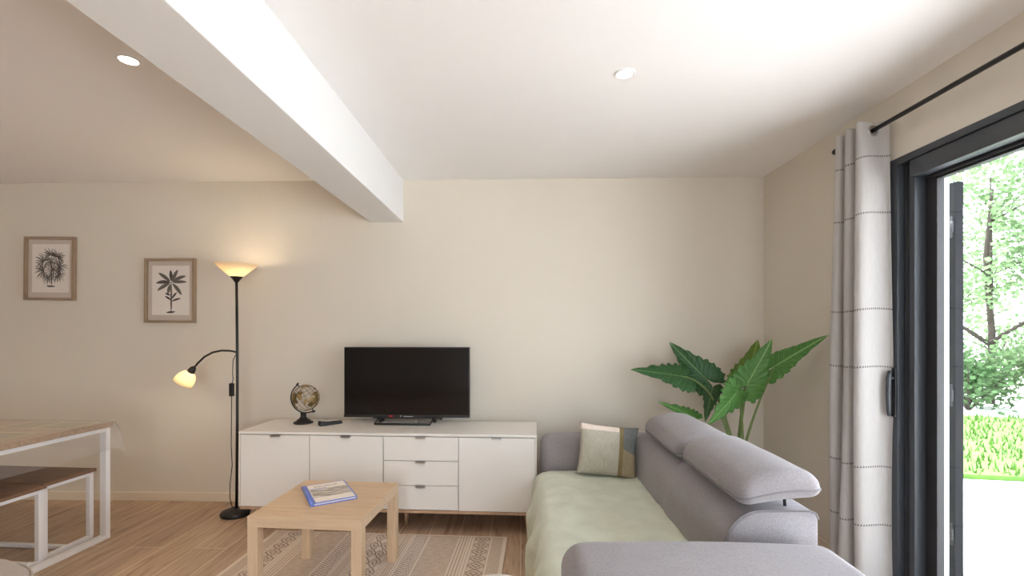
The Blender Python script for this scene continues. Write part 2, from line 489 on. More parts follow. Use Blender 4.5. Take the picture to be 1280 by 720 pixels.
# ------------------------------------------------------------------ sliding door
door = empty('door_1', (XR, OY1, 0)); door['kind'] = 'structure'
DW = OY1 - OY0
fr = MB()
fr.box(-.006, .13, -DW, 0, 2.141, 2.174, .002)                  # thin head strip
fr.box(-.006, .025, -.081, 0, 0, 2.141, .002)                    # far jamb
fr.box(.025, .13, -.05, 0, 0, 2.141)
fr.box(-.006, .13, -DW, -DW + .06, 0, 2.141, .002)
fr.box(-.006, .13, -DW, 0, -.005, .03, .002)
fr.build('door_frame', M['anth'], door)
s = MB()
s.box(.026, .076, -.141, -.060, .03, 2.139, .002)
s.box(.076, .11, -.141, -.060, .03, 2.139)                 # stile seen end on
s.box(.004, .095, -DW + .06, -.141, 2.06, 2.139, .002)           # head rail
s.box(.03, .095, -DW + .06, -.141, .03, .11, .002)
s.box(.03, .095, -1.30, -1.21, .11, 2.06, .002)                 # meeting stile
s.box(.03, .095, -DW + .06, -DW + .15, .11, 2.06, .002)
s.build('sash_frame', M['anth'], door)
g = MB()
for y0, y1 in ((-.202, -.141), (-1.21, -1.165), (-1.345, -1.30)):
    g.box(.077, .112, y0, y1, .11, 2.06, .002)
g.box(.078, .112, -1.21, -.15, 2.034, 2.06, .002)
g.box(.066, .086, -1.21, -.15, 2.046, 2.06, .002)
g.box(.086, .112, -DW + .15, -1.30, 2.034, 2.06, .002)
g.box(.086, .112, -DW + .15, -.15, .11, .135, .002)
g.box(.0235, .0262, -.112, -.098, .03, 2.139)                      # groove strip on the stile
g.build('glazing_bead', M['anth2'], door)
MB().box(.098, .104, -1.22, -.19, .12, 2.045).build('glass', M['pane'], door)
MB().box(.098, .104, -DW + .14, -1.29, .12, 2.045).build('glass', M['pane'], door)
h = MB()
h.box(-.014, -.006, -.077, -.052, .91, 1.15, .003)
hd = h.build('handle_plate', M['anth2'], door)
h = MB()
h.tube([(-.010, -.064, 1.10), (-.032, -.062, 1.10)], .008)
h.tube([(-.026, -.062, 1.135), (-.034, -.062, 1.10), (-.037, -.062, 1.02), (-.034, -.062, .94), (-.030, -.062, .915)], [.009, .011, .011, .010, .008])
h.build('handle', M['anth'], hd)

# ------------------------------------------------------------------ shutter outside
sh = empty('window_shutter', (2.36, 2.63, 0))
tag(sh, 'dark grey shutter leaf folded open outside the sliding glass door', 'shutter')
MB().box(0, .045, 0, .74, -.02, 2.145, .003).build('panel', M['shut'], sh)
for z in (1.90, .98, .22):
    k = MB()
    k.box(-.005, 0, .012, .045, z - .06, z + .06, .002)
    k.tube([(-.010, .008, z - .03), (-.010, .008, z + .03)], .006)
    k.box(-.20, -.004, .05, .058, z - .055, z - .047)
    k.build('hinge', M['bmetal'] if z < .5 else mat('hinge_zinc', (60, 62, 66), .6, metal=.3, spec=.2), sh)

# ------------------------------------------------------------------ outdoors
def ground_mat(name, c1, c2, sc):
    m, nt, b, N, L = new_mat(name)
    b.inputs['Roughness'].default_value = .95
    n = N.new('ShaderNodeTexNoise'); n.inputs['Scale'].default_value = sc; n.inputs['Detail'].default_value = 6
    tc = N.new('ShaderNodeTexCoord'); L.new(tc.outputs['Object'], n.inputs['Vector'])
    rp = N.new('ShaderNodeValToRGB'); rp.color_ramp.elements[0].position = .3; rp.color_ramp.elements[1].position = .7
    rp.color_ramp.elements[0].color = lin(c1); rp.color_ramp.elements[1].color = lin(c2)
    L.new(n.outputs['Fac'], rp.inputs['Fac']); L.new(rp.outputs['Color'], b.inputs['Base Color'])
    return m
M['gravel'] = ground_mat('pale_gravel', (216, 213, 210), (236, 234, 232), 14)
M['turf'] = ground_mat('turf', (56, 92, 26), (84, 120, 44), 5)
M['bark'] = mat('bark', (60, 52, 46), .95, var=.3, vscale=14, bump=.6, bscale=40, stretch=(1, 1, .2))
M['tleaf1'] = cloth_trans('pale_foliage', (112, 136, 98), .5)
M['tleaf2'] = cloth_trans('green_foliage', (92, 120, 82), .5)
gnd = MB().box(XR + .31, 45, -30, 45, -.25, -.06)
gnd.mi = 1
struct(gnd, 'ground', [M['gravel'], M['turf']])
lw = MB()
LAWN = [(2.6, 5.45), (4.2, 4.55), (6.3, 4.25), (9.5, 3.6), (16, 1.5), (20, 6), (12, 7.2), (8.2, 7.35), (6.3, 8.1), (3.0, 10.0)]
lw.prism([(x, y) for x, y in LAWN], .045, T(0, 0, -.06))
def inpoly(x, y, P):
    c = False
    for i in range(len(P)):
        (x0, y0), (x1, y1) = P[i - 1], P[i]
        if (y0 > y) != (y1 > y) and x < (x1 - x0) * (y - y0) / (y1 - y0) + x0: c = not c
    return c
rg = random.Random(3)
for _ in range(9000):
    x, y = rg.uniform(3, 12), rg.uniform(3.4, 9.5)
    if not inpoly(x, y, LAWN): continue
    a = rg.uniform(0, 2 * PI); hh = rg.uniform(.03, .08); ww = .012
    dx, dy = math.cos(a) * ww, math.sin(a) * ww
    lw.add([(x - dx, y - dy, -.02), (x + dx, y + dy, -.02), (x + rg.uniform(-.03, .03), y + rg.uniform(-.03, .03), hh)], [(0, 1, 2)])
lo = lw.build('lawn_grass', M['turf'])
tag(lo, 'strip of sunlit green grass beyond the pale gravel outside', 'grass', kind='stuff')

def tree(x, y, hgt, crowns, seed, m, label, n=9000, leaf=.10):
    rr = random.Random(seed)
    root = empty('garden_tree', (x, y, -.08))
    tag(root, label, 'tree')
    t = MB()
    t.tube([(0, 0, 0), (.05, .02, hgt * .3), (-.03, .06, hgt * .62), (.04, 0, hgt * .9)], [.07, .055, .04, .02])
    for cx, cy, cz, cr in crowns:
        t.tube([(0, 0, cz * .45 + .2), (cx * .5, cy * .5, cz * .75), (cx, cy, cz)], [.045, .03, .012], 6)
        for q in range(3):
            a = rr.uniform(0, 6.28)
            t.tube([(cx * .6, cy * .6, cz * .8), (cx + cr * .7 * math.cos(a), cy + cr * .7 * math.sin(a), cz + rr.uniform(-.4, .5) * cr)], [.02, .006], 5)
    t.build('trunk', M['bark'], root)
    f = MB()
    tot = sum(c[3] ** 2 for c in crowns)
    for cx, cy, cz, cr in crowns:
        for i in range(int(n * cr ** 2 / tot)):
            d = Vector((rr.gauss(0, 1), rr.gauss(0, 1), rr.gauss(0, 1))).normalized()
            q = Vector((cx, cy, cz)) + d * cr * rr.uniform(.25, 1.05) * (1 + .3 * mnoise.noise(d * 2.3 + Vector((seed, 0, 0))))
            if q.z < .15: q.z = rr.uniform(.1, .5)
            if mnoise.noise(q * 1.1 + Vector((0, seed, 0))) < -.12: continue
            u = Vector((rr.gauss(0, 1), rr.gauss(0, 1), rr.gauss(0, .6))).normalized()
            v = u.cross(Vector((rr.gauss(0, 1), rr.gauss(0, 1), 1))).normalized()
            L_, W_ = leaf * rr.uniform(.7, 1.3), leaf * .42
            f.add([q, q + u * L_ * .5 + v * W_, q + u * L_, q + u * L_ * .5 - v * W_], [(0, 1, 2, 3)])
    f.build('crown', m, root)
    return root
tree(9.0, 9.3, 4.6, [(0, 0, 3.1, 1.5), (.8, -.7, 2.2, 1.1), (-.9, .4, 2.1, 1.0), (.1, .1, 4.4, 1.1), (.9, .6, 1.2, .9), (-.2, -.5, .8, .9)], 1, M['tleaf1'], 'pale green leafy tree beyond the lawn, nearest the shutter')
tree(11.2, 9.0, 5.2, [(0, 0, 3.4, 1.7), (-1.1, -.6, 2.4, 1.2), (.9, .4, 2.2, 1.3), (0, .3, 5.0, 1.2), (-.4, 0, 1.1, 1.0)], 2, M['tleaf2'], 'tall green tree beyond the lawn, at the right edge of the view')
tree(10.9, 13.2, 5.6, [(0, 0, 3.9, 1.8), (1.1, -.4, 2.6, 1.4), (-1.2, .2, 2.6, 1.3), (.2, 0, 5.6, 1.3), (0, 0, 1.2, 1.2)], 3, M['tleaf1'], 'tall pale tree standing behind the two nearer trees')
tree(16.0, 9.0, 5.0, [(0, 0, 3.2, 1.7), (.9, .5, 2.2, 1.2), (-.9, -.2, 2.0, 1.2), (0, 0, 4.6, 1.1)], 4, M['tleaf2'], 'round green tree farther along the lawn', n=4000, leaf=.13)
tree(7.0, 13.2, 5.0, [(0, 0, 3.2, 1.6), (.9, .5, 2.2, 1.2), (-.9, -.2, 2.0, 1.2), (0, 0, 4.6, 1.1)], 5, M['tleaf1'], 'pale tree behind the white house corner', n=4000, leaf=.13)

def bush(x, y, crowns, seed, m, label):
    rr = random.Random(seed)
    root = empty('garden_bush', (x, y, -.06)); tag(root, label, 'bush')
    t = MB()
    for k in range(7):
        a = rr.uniform(0, 6.28); L_ = rr.uniform(.5, 1.0)
        t.tube([(0, 0, 0), (.25 * math.cos(a), .25 * math.sin(a), .4 * L_), (.5 * math.cos(a), .5 * math.sin(a), .9 * L_)], [.02, .014, .005], 6)
    t.build('stem', M['bark'], root)
    f = MB()
    for cx, cy, cz, cr in crowns:
        for i in range(int(2600 * cr ** 2)):
            d = Vector((rr.gauss(0, 1), rr.gauss(0, 1), rr.gauss(0, 1))).normalized()
            q = Vector((cx, cy, cz)) + d * cr * rr.uniform(.3, 1.05) * (1 + .35 * mnoise.noise(d * 2.5 + Vector((seed, 0, 0))))
            if q.z < .03: continue
            u = Vector((rr.gauss(0, 1), rr.gauss(0, 1), rr.gauss(0, .6))).normalized()
            v = u.cross(Vector((rr.gauss(0, 1), rr.gauss(0, 1), 1))).normalized()
            L_ = .085 * rr.uniform(.7, 1.3); W_ = L_ * .42
            f.add([q, q + u * L_ * .5 + v * W_, q + u * L_, q + u * L_ * .5 - v * W_], [(0, 1, 2, 3)])
    f.build('foliage', m, root)
bush(7.9, 8.55, [(0, 0, .55, .62), (.45, .3, .45, .5), (-.3, .2, .9, .45)], 11, M['tleaf2'], 'low green bush at the far edge of the lawn, nearest the shutter')
bush(9.2, 8.0, [(0, 0, .55, .65), (-.4, .2, .8, .5), (.4, -.2, .45, .5)], 12, M['tleaf1'], 'low pale bush beyond the lawn at the right edge of the view')
bush(11.0, 7.6, [(0, 0, .6, .7), (-.4, .2, .8, .5), (.5, -.2, .45, .5)], 13, M['tleaf2'], 'low bush farther right along the lawn')

# ------------------------------------------------------------------ curtain rod + curtain
rod = empty('curtain_rod', (1.75, 2.67, 2.325))
tag(rod, 'slim black curtain rod above the sliding glass door', 'curtain rod')
MB().tube([(0, .0, .003), (0, -2.85, -.003)], .0105, 12).build('pole', M['bmetal'], rod)
MB().lathe([(.0, .022), (.010, .021), (.015, .012), (.016, 0), (.015, -.012), (.0105, -.016)], 16, T(0, .0, .003) @ RX(-90)).build('finial', M['bmetal'], rod)
for y in (-.09, -2.6):
    b_ = MB(); b_.tube([(.088, y, .0), (.0, y, .0)], .006, 8)
    b_.lathe([(0, 0), (.022, 0), (.022, .008), (0, .008)], 16, T(.082, y, 0) @ RY(90))
    b_.lathe([(.0115, -.006), (.015, -.006), (.015, .006), (.0115, .006)], 16, T(0, y, 0) @ RX(90))
    b_.build('bracket', M['bmetal'], rod)

cr = empty('curtain', (1.75, 2.46, 0))
tag(cr, 'white linen curtain with thin dotted grey bands drawn aside beside the sliding door', 'curtain')
NS = 150
ZROWS = sorted(set([round(.012 + 2.278 * i / 80, 4) for i in range(81)] + [round(2.290 + .0045 * i, 4) for i in range(1, 18)] + [2.372]))
NZ = len(ZROWS) - 1
ZT = 2.372
NP_ = 3.0
def cur(s, z):
    """s 0..1 from the camera end to the far end; the folds run across the rod"""
    tt = z / ZT
    low = (1 - tt)
    yy = -.085 + .245 * s + low * (.05 * s - .012)
    ph = PI / 2 + s * 2 * PI * NP_
    amp = .066 + .012 * low - .012 * s
    xx = amp * math.sin(ph) + .012 * math.sin(s * 9 + z * 2.3) * low - .020 * low * s
    yy += -.012 * math.sin(2 * ph) + .007 * math.sin(z * 2.6 + s * 6) * low
    # the loose front edge turns a little towards the glass lower down
    xx += .012 * low * max(0, 1 - s * 9)
    return Vector((xx, yy, z))
pts = []
for i in range(NS + 1):
    for j in range(NZ + 1):
        z = ZROWS[j]
        if j == NZ: z += .006 * math.cos(i / NS * 4 * PI * NP_)
        pts.append(cur(i / NS, z))
fs = [(i * (NZ + 1) + j, (i + 1) * (NZ + 1) + j, (i + 1) * (NZ + 1) + j + 1, i * (NZ + 1) + j + 1) for i in range(NS) for j in range(NZ)
      if math.hypot(sum(pts[q * (NZ + 1) + j + e].x for q in (i, i + 1) for e in (0, 1)) / 4, (ZROWS[j] + ZROWS[j + 1]) / 2 - 2.3255) > .0165]
me = bpy.data.meshes.new('fabric'); me.from_pydata([tuple(p) for p in pts], [], fs)
me.materials.append(M['curtain'])
arc = [0]
for i in range(NS): arc.append(arc[-1] + (pts[(i + 1) * (NZ + 1) + 40] - pts[i * (NZ + 1) + 40]).length)
uvl = me.uv_layers.new(name='UVMap')
for lp in me.loops:
    i, j = divmod(lp.vertex_index, NZ + 1)
    uvl.data[lp.index].uv = (arc[i], pts[lp.vertex_index].z - .006 * math.sin(i / NS * 22))
for p in me.polygons: p.use_smooth = True
fo = bpy.data.objects.new('fabric', me); COL.objects.link(fo); fo.parent = cr
so = fo.modifiers.new('thick', 'SOLIDIFY'); so.thickness = .0015
for k in range(int(2 * NP_)):
    s = (k + .5) / (2 * NP_)
    p = cur(s, 2.326)
    a = cur(min(1, s + .01), 2.326) - cur(max(0, s - .01), 2.326)
    n_ = Vector((a.y, -a.x, 0)).normalized()
    ring = MB()
    q = Vector((0, 0, 1)).rotation_difference(n_).to_matrix().to_4x4()
    ring.lathe([(.015, -.003), (.027, -.003), (.029, 0), (.027, .003), (.015, .003), (.015, -.003)], 24, Matrix.Translation(p) @ q)
    ring.build('eyelet', M['chrome'], cr)

# ------------------------------------------------------------------ downlights
def downlight(x, y, label, power, vis=True):
    r = empty('ceiling_downlight', (x, y, H))
    tag(r, label, 'downlight', 'recessed ceiling downlights')
    MB().lathe([(.034, -.001), (.036, -.005), (.044, -.006), (.047, -.003), (.047, 0)], 32).build('trim_ring', M['wmetal'], r)
    MB().lathe([(.0, -.003), (.034, -.003), (.034, -.0005), (0, -.0005)], 24).build('lens', M['down'], r)
    l = bpy.data.lights.new('downlight_beam', 'SPOT'); l.energy = power; l.color = (1, .75, .48); l.spot_size = R(120); l.spot_blend = .8; l.shadow_soft_size = .03
    lo = bpy.data.objects.new('downlight_beam', l); COL.objects.link(lo); lo.parent = r; lo.location = (0, 0, -.012)
downlight(-1.69, 1.99, 'small round lit downlight left of the white beam', 26)
downlight(.472, 2.157, 'small round lit downlight right of the white beam', 4)
downlight(-3.6, 1.99, 'round downlight over the dining table', 48)
downlight(-2.6, -.6, 'added fill downlight behind the camera left of the beam', 22)  # unseen lamp, added to brighten the room from behind
downlight(.472, -.8, 'added fill downlight behind the camera right of the beam', 5)  # out of view too, added only for extra fill light

# ------------------------------------------------------------------ picture frames
def picture(x0, x1, z0, z1, tilt, label):
    cx, cz = (x0 + x1) / 2, (z0 + z1) / 2
    wd, ht = x1 - x0, z1 - z0
    r = empty('picture_frame', (cx, YB - .001, cz - ht / 2))
    r.rotation_euler = (0, R(tilt), 0)
    tag(r, label, 'picture')
    f = MB(); fw = .020
    f.mi = 0
    f.box(-wd / 2, -wd / 2 + fw, -.03, 0, 0, ht, .0015); f.box(wd / 2 - fw, wd / 2, -.03, 0, 0, ht, .0015)
    f.mi = 1
    f.box(-wd / 2 + fw, wd / 2 - fw, -.03, 0, 0, fw, .0015); f.box(-wd / 2 + fw, wd / 2 - fw, -.03, 0, ht - fw, ht, .0015)
    f.build('frame', [M['framewood'], M['framewoodx']], r)
    MB().box(-wd / 2 + fw, wd / 2 - fw, -.010, -.002, fw, ht - fw).build('mount', M['mount'], r)
    mg = .052
    ar = MB().box(-wd / 2 + mg, wd / 2 - mg, -.0115, -.010, mg + .01, ht - mg - .005).build('artwork', M['paper'], r)
    return r, ar, wd, ht

def blade(mb, p, ang, L, W, bend=0.0, n=8, ser=0.0):
    """flat printed leaf in the x,z plane at y=-.0118, ang from +x"""
    left, right = [], []
    x, z, a = p[0], p[1], ang
    for i in range(n + 1):
        t = i / n
        w_ = W * math.sin(PI * min(1, .06 + t * .94)) ** .7 * (1 if t < .98 else .3)
        if ser and i % 2: w_ *= 1 - ser
        left.append((x - math.sin(a) * w_ / 2, z + math.cos(a) * w_ / 2)); right.append((x + math.sin(a) * w_ / 2, z - math.cos(a) * w_ / 2))
        x += math.cos(a) * L / n; z += math.sin(a) * L / n; a += bend / n
    vs = [(q[0], blade.y, q[1]) for q in left] + [(q[0], blade.y, q[1]) for q in right]
    fs = [(i, i + 1, n + 2 + i, n + 1 + i) for i in range(n)]
    mb.add(vs, fs); blade.y -= .000004
blade.y = -.0118
# bushy fan palm
r1, a1, w1, h1 = picture(-3.905, -3.500, 1.573, 2.072, .6, 'wood-framed print of a bushy palm tree, nearest the left edge')
pr = MB(); rr = random.Random(5)
pr.mi = 0
blade(pr, (.008, .115), PI / 2, .15, .012, .06)
for hx, hz, R0, a0, a1_ in ((0, .355, .075, -20, 200), (.055, .335, .07, -60, 150), (-.055, .305, .085, 20, 250), (0, .30, .075, 0, 350), (.06, .265, .085, -110, 110), (-.055, .235, .085, 70, 290), (.02, .24, .075, 0, 350), (-.02, .185, .07, 120, 420), (.055, .20, .07, -150, 90)):
    for k in range(17):
        a = R(a0 + (a1_ - a0) * k / 16 + rr.uniform(-5, 5))
        pr.mi = rr.choice((0, 0, 1))
        droop = -.9 if math.cos(a) > 0 else .9
        blade(pr, (hx, hz), a, R0 * rr.uniform(.75, 1.1), .0055, droop * rr.uniform(.3, .9), 5)
pr.mi = 0
for k in range(7): blade(pr, (-.03 + .004 * k, .112 + rr.uniform(-.004, .004)), 0, .045, .009)
pr.build('print', [M['ink'], M['ink2']], a1)
# banana palm
r2, a2, w2, h2 = picture(-2.938, -2.538, 1.395, 1.899, .3, 'wood-framed print of a banana palm, beside the floor lamp')
blade.y = -.0118
pr = MB(); cxx, czz = .005, .315
pr.mi = 1
blade(pr, (.005, .082), PI / 2, .235, .016, .0, 8)
pr.mi = 0
for ang, L, W, bend in ((92, .085, .028, .1), (66, .10, .030, -.15), (35, .115, .030, -.5), (8, .11, .026, -.25), (-42, .115, .030, -.35), (-110, .078, .030, .1), (203, .115, .030, .3), (172, .11, .030, .45), (138, .115, .030, .25)):
    pr.mi = 0 if rr.random() < .5 else 1
    a = R(ang); blade(pr, (cxx + .015 * math.cos(a), czz + .015 * math.sin(a)), a, L, W, bend, 12, .12)
    pr.mi = 0
    blade(pr, (cxx, czz), a, L * .95, .004, bend, 6)
for ang, x, z, L in ((140, .0, .18, .055), (60, .012, .19, .065), (25, .012, .17, .075), (150, -.004, .215, .045)):
    blade(pr, (x, z), R(ang), L, .016, -.3 if ang < 90 else .3, 8)
for k in range(5): blade(pr, (-.035 + .004 * k, .08 + .002 * k), 0, .06, .008)
pr.build('print', [M['ink'], M['ink2']], a2)
for r_, w_, h_ in ((r1, w1, h1), (r2, w2, h2)):
    MB().box(-w_ / 2 + .02, w_ / 2 - .02, -.0165, -.0150, .02, h_ - .02).build('glass', M['pic_glass'], r_)

# ------------------------------------------------------------------ floor lamp
lamp = empty('floor_lamp', (-2.062, 3.37, 0))
tag(lamp, 'black two-armed floor lamp with lit glass shades between the prints and sideboard', 'floor lamp')
MB().lathe([(0, 0), (.098, 0), (.104, .006), (.106, .016), (.100, .027), (.080, .036), (.045, .042), (.016, .046), (0, .046)], 40).build('base', M['bplastic'], lamp)
MB().tube([(0, 0, .04), (.006, 0, .7), (.006, 0, 1.17), (0, 0, 1.70)], .0095, 14).build('pole', M['bmetal'], lamp)
MB().lathe([(.012, 1.685), (.016, 1.69), (.026, 1.705), (.042, 1.722), (.044, 1.728), (.03, 1.728), (0, 1.728)], 32).build('cup', M['bmetal'], lamp)
shd = MB().lathe([(.040, 1.722), (.050, 1.731), (.085, 1.763), (.122, 1.797), (.140, 1.812), (.141, 1.815), (.138, 1.815), (.119, 1.799), (.082, 1.766), (.048, 1.734), (.036, 1.727)], 48).build('lamp_shade', M['shade'], lamp)
MB().lathe([(0, 1.73), (.016, 1.733), (.022, 1.748), (.022, 1.762), (.014, 1.778), (0, 1.782)], 20).build('bulb', M['bulb'], lamp)
arm = [(.006, 0, 1.165), (-.004, -.004, 1.180), (-.04, -.01, 1.188), (-.10, -.015, 1.190), (-.16, -.02, 1.178), (-.22, -.025, 1.145), (-.265, -.03, 1.10), (-.30, -.033, 1.055)]
MB().tube(arm, .0072, 10).build('reading_arm', M['bmetal'], lamp)
# small shade pointing down and left
ax = Vector((-.55, -.10, -.85)).normalized()
q = Vector((0, 0, 1)).rotation_difference(ax).to_matrix().to_4x4()
Mx = Matrix.Translation((-.294, -.033, 1.066)) @ q
MB().lathe([(0, -.012), (.010, -.01), (.018, .0), (.024, .018), (.026, .040), (.0, .040)], 24, Mx).build('socket', M['bmetal'], lamp)
MB().lathe([(.026, .038), (.042, .050), (.057, .075), (.064, .102), (.065, .130), (.063, .130), (.061, .102), (.054, .077), (.040, .053), (.026, .042)], 36, Mx).build('lamp_shade', M['shade'], lamp)
MB().lathe([(0, .045), (.014, .05), (.021, .066), (.021, .082), (.012, .098), (0, .101)], 20, Mx).build('bulb', M['bulb'], lamp)
cd = MB()
cd.tube([(-.002, -.004, 1.16), (-.018, -.012, 1.12), (-.020, -.014, 1.03), (-.016, -.014, .98), (-.024, -.016, .95)], .0028, 6)
cd.tube([(-.026, -.016, .86), (-.030, -.012, .70), (-.034, -.008, .50), (-.028, -.006, .36), (-.044, -.006, .22), (-.046, -.004, .12), (-.030, -.002, .055), (-.01, .0, .046)], .0028, 6)
cd.build('cord', M['bplastic'], lamp)
MB().box(-.040, -.010, -.030, -.004, .86, .955, .006, 3).build('switch', M['bplastic'], lamp)
for p, e in (((-2.062, 3.37, 1.79), 1.5), (tuple(Vector((-2.062, 3.37, 0)) + Mx @ Vector((0, 0, .10))), .5)):
    l = bpy.data.lights.new('lamp_glow', 'POINT'); l.energy = e; l.color = (1, .80, .54); l.shadow_soft_size = .025
    o = bpy.data.objects.new('lamp_glow', l); COL.objects.link(o); o.parent = lamp
    o.location = Vector(p) - lamp.location

# ------------------------------------------------------------------ sideboard
SB = empty('sideboard', (-.886, 3.076 + .22, 0), R(-1.9))
tag(SB, 'long white sideboard with wooden legs against the back wall under the television', 'sideboard')
HW, F0, F1, ZB, ZT_ = .996, -.22, .23, .158, .66
c_ = MB()
c_.box(-HW + .008, HW - .008, F0 + .022, F1, ZB, ZT_ - .018)
c_.build('carcass', M['white'], SB)
MB().box(-HW, HW, F0 - .002, F1, ZT_ - .016, ZT_, .002).build('top_panel', M['white'], SB)
for q0 in (-HW, HW - .008):
    MB().box(q0, q0 + .008, F0 + .002, F1, ZB, ZT_ - .016, .001).build('side_panel', M['white'], SB)
def handle(x, z, par):
    k = MB()
    k.box(x - .032, x + .032, F0 - .014, F0 + .002, z - .001, z + .002, .0006)
    k.box(x - .032, x + .032, F0 - .014, F0 - .011, z - .010, z + .001, .0006)
    k.build('handle', M['chrome'], par)
cols = [-HW + .010, -HW + .488, -HW + .986, -HW + 1.484, HW - .010]
zt = ZT_ - .022
for i in (0, 1, 3):
    d = MB().box(cols[i] + .0025, cols[i + 1] - .0025, F0, F0 + .018, ZB + .003, zt, .0012).build('door', M['white'], SB)
    handle((cols[i] + cols[i + 1]) / 2 + (0.0 if i != 0 else .01), zt, d)
zz = [ZB + .003, ZB + .003 + (zt - ZB) / 3, ZB + .003 + 2 * (zt - ZB) / 3, zt]
for k in range(3):
    d = MB().box(cols[2] + .0025, cols[3] - .0025, F0, F0 + .018, zz[k] + .002, zz[k + 1] - (.002 if k < 2 else 0), .0012).build('drawer', M['white'], SB)
    handle((cols[2] + cols[3]) / 2, zz[k + 1] - (.002 if k < 2 else 0), d)
MB().box(-HW + .004, HW - .004, F0 + .004, F1 - .01, ZB - .020, ZB, .002).build('base_rail', M['legwood'], SB)
for lx, ly, sx in ((-HW + .07, F0 + .07, -.032), (HW - .07, F0 + .07, .032), (-HW + .07, F1 - .07, -.032), (HW - .07, F1 - .07, .032), (.10, F0 + .16, 0)):
    MB().tube([(lx, ly, ZB - .019), (lx + sx, ly + (-.02 if ly < 0 else .02) * (sx != 0), 0)], [.019, .0115], 14).build('leg', M['legwood'], SB)

# ------------------------------------------------------------------ television
tv = empty('television', (-.832, 3.415, .66), R(-.8))
tag(tv, 'black flat-screen television standing on the white sideboard', 'television')
tb = MB()
tb.box(-.462, .462, .0, .028, .042, .554, .004)
tb.box(-.33, .33, .028, .06, .10, .45, .012)
tb.build('casing', M['bplastic'], tv)
M['screen'] = mat('tv_screen', (9, 9, 10), .10, var=.02, spec=.5)
MB().box(-.454, .454, -.0015, .001, .062, .546).build('screen', M['screen'], tv)
bz = MB(); bz.box(-.462, .462, -.004, .002, .042, .060, .001)
bz.build('lower_bezel', mat('dark_bezel', (34, 33, 34), .3), tv)
st = MB()
st.tube([(-.20, -.005, .044), (-.212, -.075, .0085), (.19, -.085, .0085), (.205, -.010, .044)], .0075, 8)
st.box(-.206, .21, -.012, .02, .036, .046, .002)
st.box(-.25, .25, .01, .05, 0.03, .045, .002)
for s_ in (-.2, .2): st.box(s_ - .01, s_ + .01, .02, .10, 0.0005, .035, .002)
st.build('stand', M['bplastic'], tv)
MB().box(-.128, -.100, -.0046, -.0038, .046, .056).build('red_mark', mat('red_sticker', (176, 40, 36), .5), tv)
lg = MB(); lg.box(-.046, -.036, -.0046, -.0038, .050, .055); lg.box(-.018, -.008, -.0046, -.0038, .047, .053)
for i in range(9): lg.box(-.004 + i * .006, .0005 + i * .006, -.0046, -.0038, .0475, .052)
lg.build('logo', mat('logo_white', (205, 205, 205), .5), tv)
MB().box(.24, .262, -.008, .02, .028, .042, .002).build('sensor', M['bplastic'], tv)

# ------------------------------------------------------------------ globe
gl = empty('desk_globe', (-1.585, 3.40, .66))
tag(gl, 'gold wire globe on a black stand on the left of the sideboard', 'globe')
MB().lathe([(0, 0), (.066, 0), (.069, .005), (.066, .012), (.050, .018), (.044, .026), (.030, .034), (.021, .044), (.019, .066), (.023, .070), (.019, .078), (0, .08)], 36).build('base', M['bmetal'], gl)
GC = Vector((.018, 0, .185)); GR = .094
axis = Vector((-.52, 0, .854)).normalized()
qg = Vector((0, 0, 1)).rotation_difference(axis).to_matrix().to_4x4()
GM = Matrix.Translation(GC) @ qg
a_ = MB()
pts_ = []
for k in range(25):
    a = PI / 2 + (PI) * k / 24 + 0.0
    pts_.append(GM @ Vector((math.cos(a) * (GR + .016), 0, math.sin(a) * (GR + .016))))
a_.tube(pts_, .0048, 8)
a_.tube([GM @ Vector((0, 0, GR + .03)), GM @ Vector((0, 0, GR - .004))], .004, 8)
a_.tube([GM @ Vector((0, 0, -GR - .03)), GM @ Vector((0, 0, -GR + .004))], .004, 8)
for s_ in (-1, 1):
    a_.tube([GM @ Vector((-.012, 0, s_ * (GR + .024))), GM @ Vector((.012, 0, s_ * (GR + .024)))], .004, 8)
a_.build('meridian_arm', M['bmetal'], gl)
wr = MB()
for k in range(8):
    a = PI * k / 8
    wr.tube([GM @ Vector((GR * math.cos(t) * math.cos(a), GR * math.cos(t) * math.sin(a), GR * math.sin(t))) for t in [2 * PI * i / 36 for i in range(37)]], .0011, 5, False)
for k in range(-4, 5):
    la = k * PI / 10; rr_ = GR * math.cos(la)
    wr.tube([GM @ Vector((rr_ * math.cos(t), rr_ * math.sin(t), GR * math.sin(la))) for t in [2 * PI * i / 36 for i in range(37)]], .0011, 5, False)
wo = wr.build('wire_sphere', mat('dark_gold_wire', (120, 100, 70), .45, metal=.4), gl)
ct = MB()
NLA, NLO = 60, 120
def land(la, lo):
    d = Vector((math.cos(la) * math.cos(lo), math.cos(la) * math.sin(lo), math.sin(la)))
    return mnoise.noise(d * 1.75 + Vector((2.1, .7, 3.3))) + .35 * mnoise.noise(d * 5 + Vector((1, 2, 3))) > .20
for i in range(6, NLA - 4):
    for j in range(NLO):
        la, la2 = -PI / 2 + PI * i / NLA, -PI / 2 + PI * (i + 1) / NLA
        lo_, lo2 = 2 * PI * j / NLO, 2 * PI * (j + 1) / NLO
        if land((la + la2) / 2, (lo_ + lo2) / 2):
            g_ = GR + .0015
            ct.add([GM @ Vector((g_ * math.cos(a) * math.cos(b), g_ * math.cos(a) * math.sin(b), g_ * math.sin(a))) for a, b in ((la, lo_), (la, lo2), (la2, lo2), (la2, lo_))], [(0, 1, 2, 3)], True)
ct.build('continents', M['gold'], gl)

